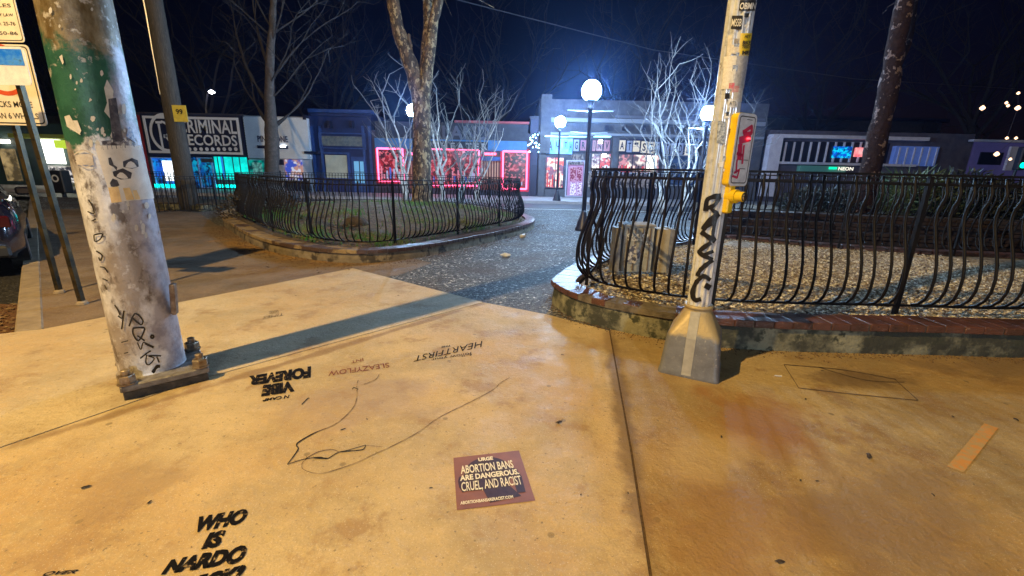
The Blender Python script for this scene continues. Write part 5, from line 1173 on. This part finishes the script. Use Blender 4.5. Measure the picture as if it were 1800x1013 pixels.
# far bare trees behind the roofs
fb_ = mat('far_bark', (.02,.018,.024), (.012,.011,.016), scale=5, rough=.9)
for i, (px, Y, hh_, sd_, lb) in enumerate(((380,33,10,1,'far bare tree above the record shop roof'),(590,34,10,2,'far bare tree above the dark blue front'),(860,33,9.5,3,'far bare tree above the neon restaurant roof'),(1110,37,11,4,'far bare tree above the grey shop parapet'),(1290,36,11,5,'far bare tree behind the silver pole'),(1420,34,11,6,'far bare tree above the balcony building'),(1680,30,10,7,'far bare tree right of the dark leaning trunk'),(150,40,12,8,'far bare tree left of the thick pole'))):
    rs_ = random.Random(40+sd_); b_ = at(px, 340, Y); base = Vector((b_.x, Y, 0)); t = thing('bare_tree', lb, 'tree', tuple(base), 'bare trees behind the shops')
    o = MB(); pts = [base+Vector((rs_.uniform(-.2,.2)*k, 0, hh_*.5*k/5)) for k in range(6)]; o.tube(pts, [.4-.04*k for k in range(6)], 8); o.build('trunk', fb_, t, True)
    o = MB()
    for k in range(8): grow(o, pts[rs_.randint(3,5)], (rs_.uniform(-1,1), rs_.uniform(-.6,.6), .8), hh_*.42, .13, 4, rs_, .13, 4, (2,3), .5, .12)
    o.build('branches', fb_, t)

# wooden utility pole
YW = 13.7; base = Vector((at(334,368,YW).x, YW, 0))
t = thing('utility_pole', 'tall dark wooden pole with a yellow notice behind the thick steel pole', 'pole', tuple(base))
wd = mat('old_pole_wood', (.06,.05,.04), (.03,.026,.022), scale=5, rough=.85, bump=.015, bscale=12, stretch=(6,6,.6), c3=(.10,.085,.07), scale3=12)
wt = at(270,0,YW); wtd = (wt-base)/wt.z; o = MB(); o.tube([base+wtd*z for z in np.linspace(0, 9, 20)], [.26-.008*z for z in np.linspace(0, 9, 20)], 18); o.build('shaft', wd, t, True)
o = MB(); zc_ = at(317,200,YW-.25).z; q = at(317,200,YW-.25)
o.obox((q.x, YW-.262, q.z), .40, .012, .46, .06, .004); nb2 = o.build('notice', mat('yellow_notice',(.62,.52,.08),(.5,.42,.08),scale=9,rough=.5), t)
o = MB(); vtext(o, '99', q.x-.1, q.x+.1, q.z-.02, q.z+.12, YW-.285, bold=.02); o.build('lettering', signb, nb2)
o = MB(); p0 = at(262,20,YW-.2); o.tube([base+wtd*z+Vector((-.19,-.12,0)) for z in (3.4,5,7,9)], .028, 6); o.build('conduit', mat('conduit',(.4,.4,.42),rough=.4,metal=.5), t)

tag(MB().tube([Vector((-10.6,13.6,8.2)), Vector((-3,17,7.35)), Vector((6,21,6.75)), Vector((18,25,6.6)), Vector((34,30,7.2))], .018, 4).build('overhead_wire', lamp_iron), 'thin dark overhead wire sagging above the shop roofs', 'wire')
# shrubs on the right raised bed
lf = mat('shrub_leaf', (.012,.018,.014), (.022,.028,.02), scale=3, rough=.55); lf2 = mat('yucca_leaf', (.06,.10,.04), (.13,.16,.07), scale=3, rough=.5)
def shrub(px, Y, rad, hgt, label, nleaf, m, seedv, zb=.66, narrow=.02, ll=.14, grp='shrubs on the raised bed'):
    rs_ = random.Random(seedv); b_ = at(px, 340, Y); base = Vector((b_.x, Y, zb)); t = thing('shrub', label, 'shrub', tuple(base), grp)
    o = MB()
    for k in range(9):
        a = rs_.uniform(0, 6.3); o.tube([base, base+Vector((math.cos(a)*rad*.4, math.sin(a)*rad*.4, hgt*.5)), base+Vector((math.cos(a)*rad*.8, math.sin(a)*rad*.8, hgt*rs_.uniform(.6,1)))], [.015,.01,.004], 4)
    o.build('stem', gb, t); o = MB()
    for k in range(nleaf):
        a = rs_.uniform(0, 6.3); r_ = rad*math.sqrt(rs_.random())*(1+.3*math.sin(3*a+seedv)); z = base.z+hgt*rs_.random()*(1-.4*(r_/rad)**2)
        c = Vector((base.x+r_*math.cos(a), base.y+r_*math.sin(a), z)); d = Vector((math.cos(a)*.6+rs_.uniform(-.6,.6), math.sin(a)*.6+rs_.uniform(-.6,.6), rs_.uniform(-.2,1))).normalized(); s_ = d.cross(Vector((rs_.uniform(-1,1), rs_.uniform(-1,1), .3))).normalized()*narrow; L_ = ll*rs_.uniform(.6,1.3)
        o.add([c, c+d*L_*.5+s_, c+d*L_, c+d*L_*.5-s_], [(0,1,2,3)])
    o.build('foliage', m, t); return t
shrub(1600, 10.3, .75, .85, 'spiky pale green plant just right of the dark leaning trunk', 1500, lf2, 3, ll=.42, narrow=.014)
shrub(1690, 10.0, .9, 1.0, 'wide dark shrub behind the rear fence at right', 2600, lf, 4)
shrub(1450, 10.6, .8, .55, 'low dark shrub left of the dark leaning trunk', 2000, lf, 5)

shrub(462, 10.6, .75, .75, 'dark twiggy bush at the left end of the left planter', 1500, mat('brown_leaf',(.05,.035,.02),(.03,.025,.015),scale=5,rough=.8), 9, .2, .02, .09, grp=None)
shrub(1775, 9.7, .7, .8, 'dark shrub nearest the right edge', 1800, lf, 6)
# lights far right: festoon + traffic signal
t = thing('festoon_lights', 'loose string of warm white bulbs high at the right edge', 'string lights', (at(1740,240,20).x, 20, 1.9))
pts_ = [(1727,190),(1769,181),(1772,186),(1790,164),(1789,190),(1770,243),(1786,243),(1752,271),(1776,280)]
o = MB(); P_ = [at(a, b, 20) for a, b in pts_]; o.tube(P_, .008, 4)
P0 = P_[0]; o.tube([Vector((P_[3].x+2.5,20,0)), Vector((P_[3].x+2.5,20,P_[3].z+1)), P_[3]], .03, 6); o.build('cable', navy, t)
for i, p in enumerate(P_):
    o = MB(); s_ = .10 if i in (0,7,4) else .06; o.lathe([(.01,-s_),(s_*.8,-s_*.5),(s_,0),(s_*.6,s_*.6),(.02,s_)], tuple(p), 10); o.build('bulb', emis('festoon_bulb',(1,.60,.36),3.2), t, True)
t = thing('traffic_signal', 'far traffic signal showing green at the right edge', 'traffic light', (at(1790,295,19).x, 19, 0))
p = at(1792,290,19); o = MB(); o.tube([(p.x+.02,19.1,0),(p.x+.02,19.1,p.z+.6)], .05, 8); o.build('post', lamp_iron, t)
o = MB(); o.obox((p.x, 19, p.z+.25), .34, .25, .95, 0, .04); o.build('housing', navy, t)
for k, (m_, dz) in enumerate(((emis('green_lens',(0,.9,.45),5),-.02),(mat('dark_lens',(.03,.02,.01),rough=.2),.26),(MATS.get('dark_lens') or navy,.54))):
    o = MB(); o.tube([(p.x, 18.87, p.z+dz), (p.x, 18.84, p.z+dz)], .11, 16); o.build('lens', m_, t)

# ------------------------------------------------------------------ PARKED CAR (left edge)
_k = kpt(3.45, .80); cc_ = Vector((_k[0], _k[1], -.13)); ca_ = math.atan2(kd.y, kd.x)
t = thing('parked_car', 'dark glossy parked car at the kerb on the left edge', 'car', tuple(cc_))
t.rotation_euler = (0, 0, ca_)
paint = mat('car_paint', (.012,.012,.022), rough=.12, spec=.8); paint.node_tree.nodes['Principled BSDF'].inputs['Coat Weight'].default_value = 1
Lc, Wc = 4.3, .88
xs = [0,.03,.12,.4,.9,1.3,1.75,2.4,3.0,3.5,3.9,4.15,4.27,4.3]
def sec(x):
    f = x/Lc
    hood = .93 if f > .72 else .98
    zt_ = {0:.62,.03:.78,.12:.92,.4:1.0,.9:1.02}.get(x, None)
    zt_ = zt_ if zt_ else (1.0 if x < 2.9 else 1.0-.22*(x-2.9)/1.4)
    wd_ = Wc*(1-.18*max(0, 1-x/.35)**2-.2*max(0, (x-3.8)/.5)**2)
    z0_ = .20+.08*max(0, 1-x/.3)+.08*max(0, (x-4)/.3)
    return [(x,-wd_*.9,z0_),(x,-wd_,z0_+.14),(x,-wd_*1.01,zt_*.62),(x,-wd_*.97,zt_*.82),(x,-wd_*.9,zt_*.97),(x,-wd_*.72,zt_),(x,0,zt_+.015),(x,wd_*.72,zt_),(x,wd_*.9,zt_*.97),(x,wd_*.97,zt_*.82),(x,wd_*1.01,zt_*.62),(x,wd_,z0_+.14),(x,wd_*.9,z0_)]
def loft(S): 
    n = len(S[0]); o = MB(); o.add([p for s in S for p in s], [(i*n+k, (i+1)*n+k, (i+1)*n+(k+1)%n, i*n+(k+1)%n) for i in range(len(S)-1) for k in range(n)]+[tuple(range(n)), tuple(range(len(S)*n-1, (len(S)-1)*n-1, -1))]); return o
loft([sec(x) for x in xs]).build('body', paint, t, True, True)
def cab(x, zt_, w0, w1): return [(x,-w0,.97),(x,-(w0+w1)/2,(.97+zt_)/2),(x,-w1,zt_-.04),(x,-w1*.85,zt_),(x,0,zt_+.02),(x,w1*.85,zt_),(x,w1,zt_-.04),(x,(w0+w1)/2,(.97+zt_)/2),(x,w0,.97)]
loft([cab(.25,1.0,.76,.70),cab(.55,1.25,.78,.66),cab(.85,1.40,.79,.64),cab(1.6,1.46,.80,.64),cab(2.3,1.42,.79,.62),cab(2.75,1.2,.78,.64),cab(3.15,.99,.76,.70)]).build('cabin', mat('car_glass',(.01,.01,.014),rough=.06), t, True, True)
loft([[(x,-.6,z),(x,-.58,z+.03),(x,.58,z+.03),(x,.6,z)] for x, z in ((.8,1.405),(1.2,1.45),(1.7,1.47),(2.3,1.435))]).build('roof', paint, t, True, True)
for sx_ in (.75, 3.45):
    for sy_ in (-1, 1):
        o = MB(); o.tube([(sx_, sy_*.70, .31), (sx_, sy_*.885, .31)], .31, 24); wh = o.build('wheel', mat('tyre',(.015,.015,.015),rough=.8), t, False, True)
        o = MB(); o.tube([(sx_, sy_*.886, .31), (sx_, sy_*.895, .31)], .2, 16); o.build('rim', mat('rim_alloy',(.45,.45,.48),rough=.3,metal=.9), wh, False, True)
for sy_ in (-1, 1):
    o = MB(); o.obox((.06, sy_*.68, .74), .09, .26, .16, sy_*-.3, .02); o.build('tail_light', mat('tail_lens',(.05,.005,.008),rough=.15), t, False, True)
    o = MB(); o.obox((2.75, sy_*.95, 1.03), .12, .2, .14, 0, .03); o.build('mirror', paint, t, False, True)
o = MB(); o.obox((.0, 0, .55), .05, .5, .12, 0, .01); o.build('number_plate', mat('plate_white',(.6,.6,.6),rough=.4), t, False, True)
o = MB(); o.obox((-.02, 0, .36), .12, 1.5, .16, 0, .03); o.build('bumper', mat('bumper_black',(.02,.02,.02),rough=.5), t, False, True)

# ------------------------------------------------------------------ LITTER
t = thing('paper_cup', 'white crushed paper cup lying at the foot of the left planter corner', 'cup', tuple(gp(918,424)))
c = gp(918,420)+Vector((0,0,.05)); o = MB(); o.tube([c+Vector((-.05,0,0)), c+Vector((.05,.02,.01))], [.04,.055], 14); o.build('cup', white, t, True)
o = MB(); o.tube([c+Vector((.051,.02,.01)), c+Vector((.058,.0215,.011))], [.058,.058], 14); o.build('rim', white, t)
o = MB(); c = gp(889,451)+Vector((0,0,.025))
o.grid(lambda u, v: tuple(c+Vector((.09*math.cos(u*6.283)*math.sin(v*3.1416), .05*math.sin(u*6.283)*math.sin(v*3.1416), .03*math.cos(v*3.1416)))*(1+.5*noise.noise(Vector((u*6, v*6, 2))))), 14, 8)
tag(o.build('paper_wad', white), 'crumpled white paper on the speckled path nearer than the cup', 'litter')
o = MB(); c = gp(1366,662); o.tube([c+Vector((-.02,0,.008)), c+Vector((.025,-.01,.008))], .005, 6); tag(o.build('cigarette_butt', white), 'white cigarette butt right of the grey pole base', 'litter')
leafs = [(870,500,.02),(700,520,.014),(955,440,.03),(820,470,.02),(640,505,.014),(560,480,.03),(470,470,.03),(420,430,.04),(905,478,.02),(520,520,.012),(982,743,.022),(1527,802,.026),(1786,738,.02),(1675,733,.014),(1370,988,.018),(988,624,.012),(1268,768,.012),(1416,702,.012),(1445,652,.012),(150,857,.018),(645,737,.008),(1407,845,.01),(1436,846,.01),(1640,870,.01),(262,884,.012),(1104,867,.007),(1021,870,.007),(757,858,.008)]
lm = mat('black_leaf', (.03,.02,.015), (.06,.04,.03), scale=40, rough=.8)
proto = None
for i, (a, b_, s_) in enumerate(leafs):
    c = gp(a, b_, .006)
    if proto is None:
        o = MB(); q = []
        for k in range(9):
            aa = k*6.283/9; rr = .02*(1, .6, .85, .5, .9, .6, .8, .55, .75)[k]; q.append((rr*1.3*math.cos(aa), rr*.7*math.sin(aa), .002+.004*(k%2)))
        o.add(q+[(0,0,.009)], [(k, (k+1)%9, 9) for k in range(9)]); proto = o.build('fallen_leaf', lm, None, False, True); ob = proto
        tag(ob, 'small dark curled scrap of leaf lying on the open paving', 'leaf', 'leaf scraps on the paving')
    else: ob = proto.copy(); C.objects.link(ob)
    ob.location = c; ob.scale = (s_/.02,)*3; ob.rotation_euler = (0, 0, random.uniform(0, 6.3))

# ------------------------------------------------------------------ added glow volume (puts a lens-like halo round the lamps)
hz = MB().box(-45, 75, -14, 62, -1.2, 22).build('halo_volume', (lambda m: m)(bpy.data.materials.new('halo_glow')))
hm = MATS['halo_glow'] = bpy.data.materials['halo_glow']; hm.use_nodes = True; nt = hm.node_tree; nt.nodes.clear()
pv = nt.nodes.new('ShaderNodeVolumePrincipled'); pv.inputs['Density'].default_value = HALO_DENSITY; pv.inputs['Color'].default_value = (.25,.45,1,1); pv.inputs['Anisotropy'].default_value = .86
oo = nt.nodes.new('ShaderNodeOutputMaterial'); nt.links.new(pv.outputs[0], oo.inputs['Volume']); struct(hz, 'stuff')
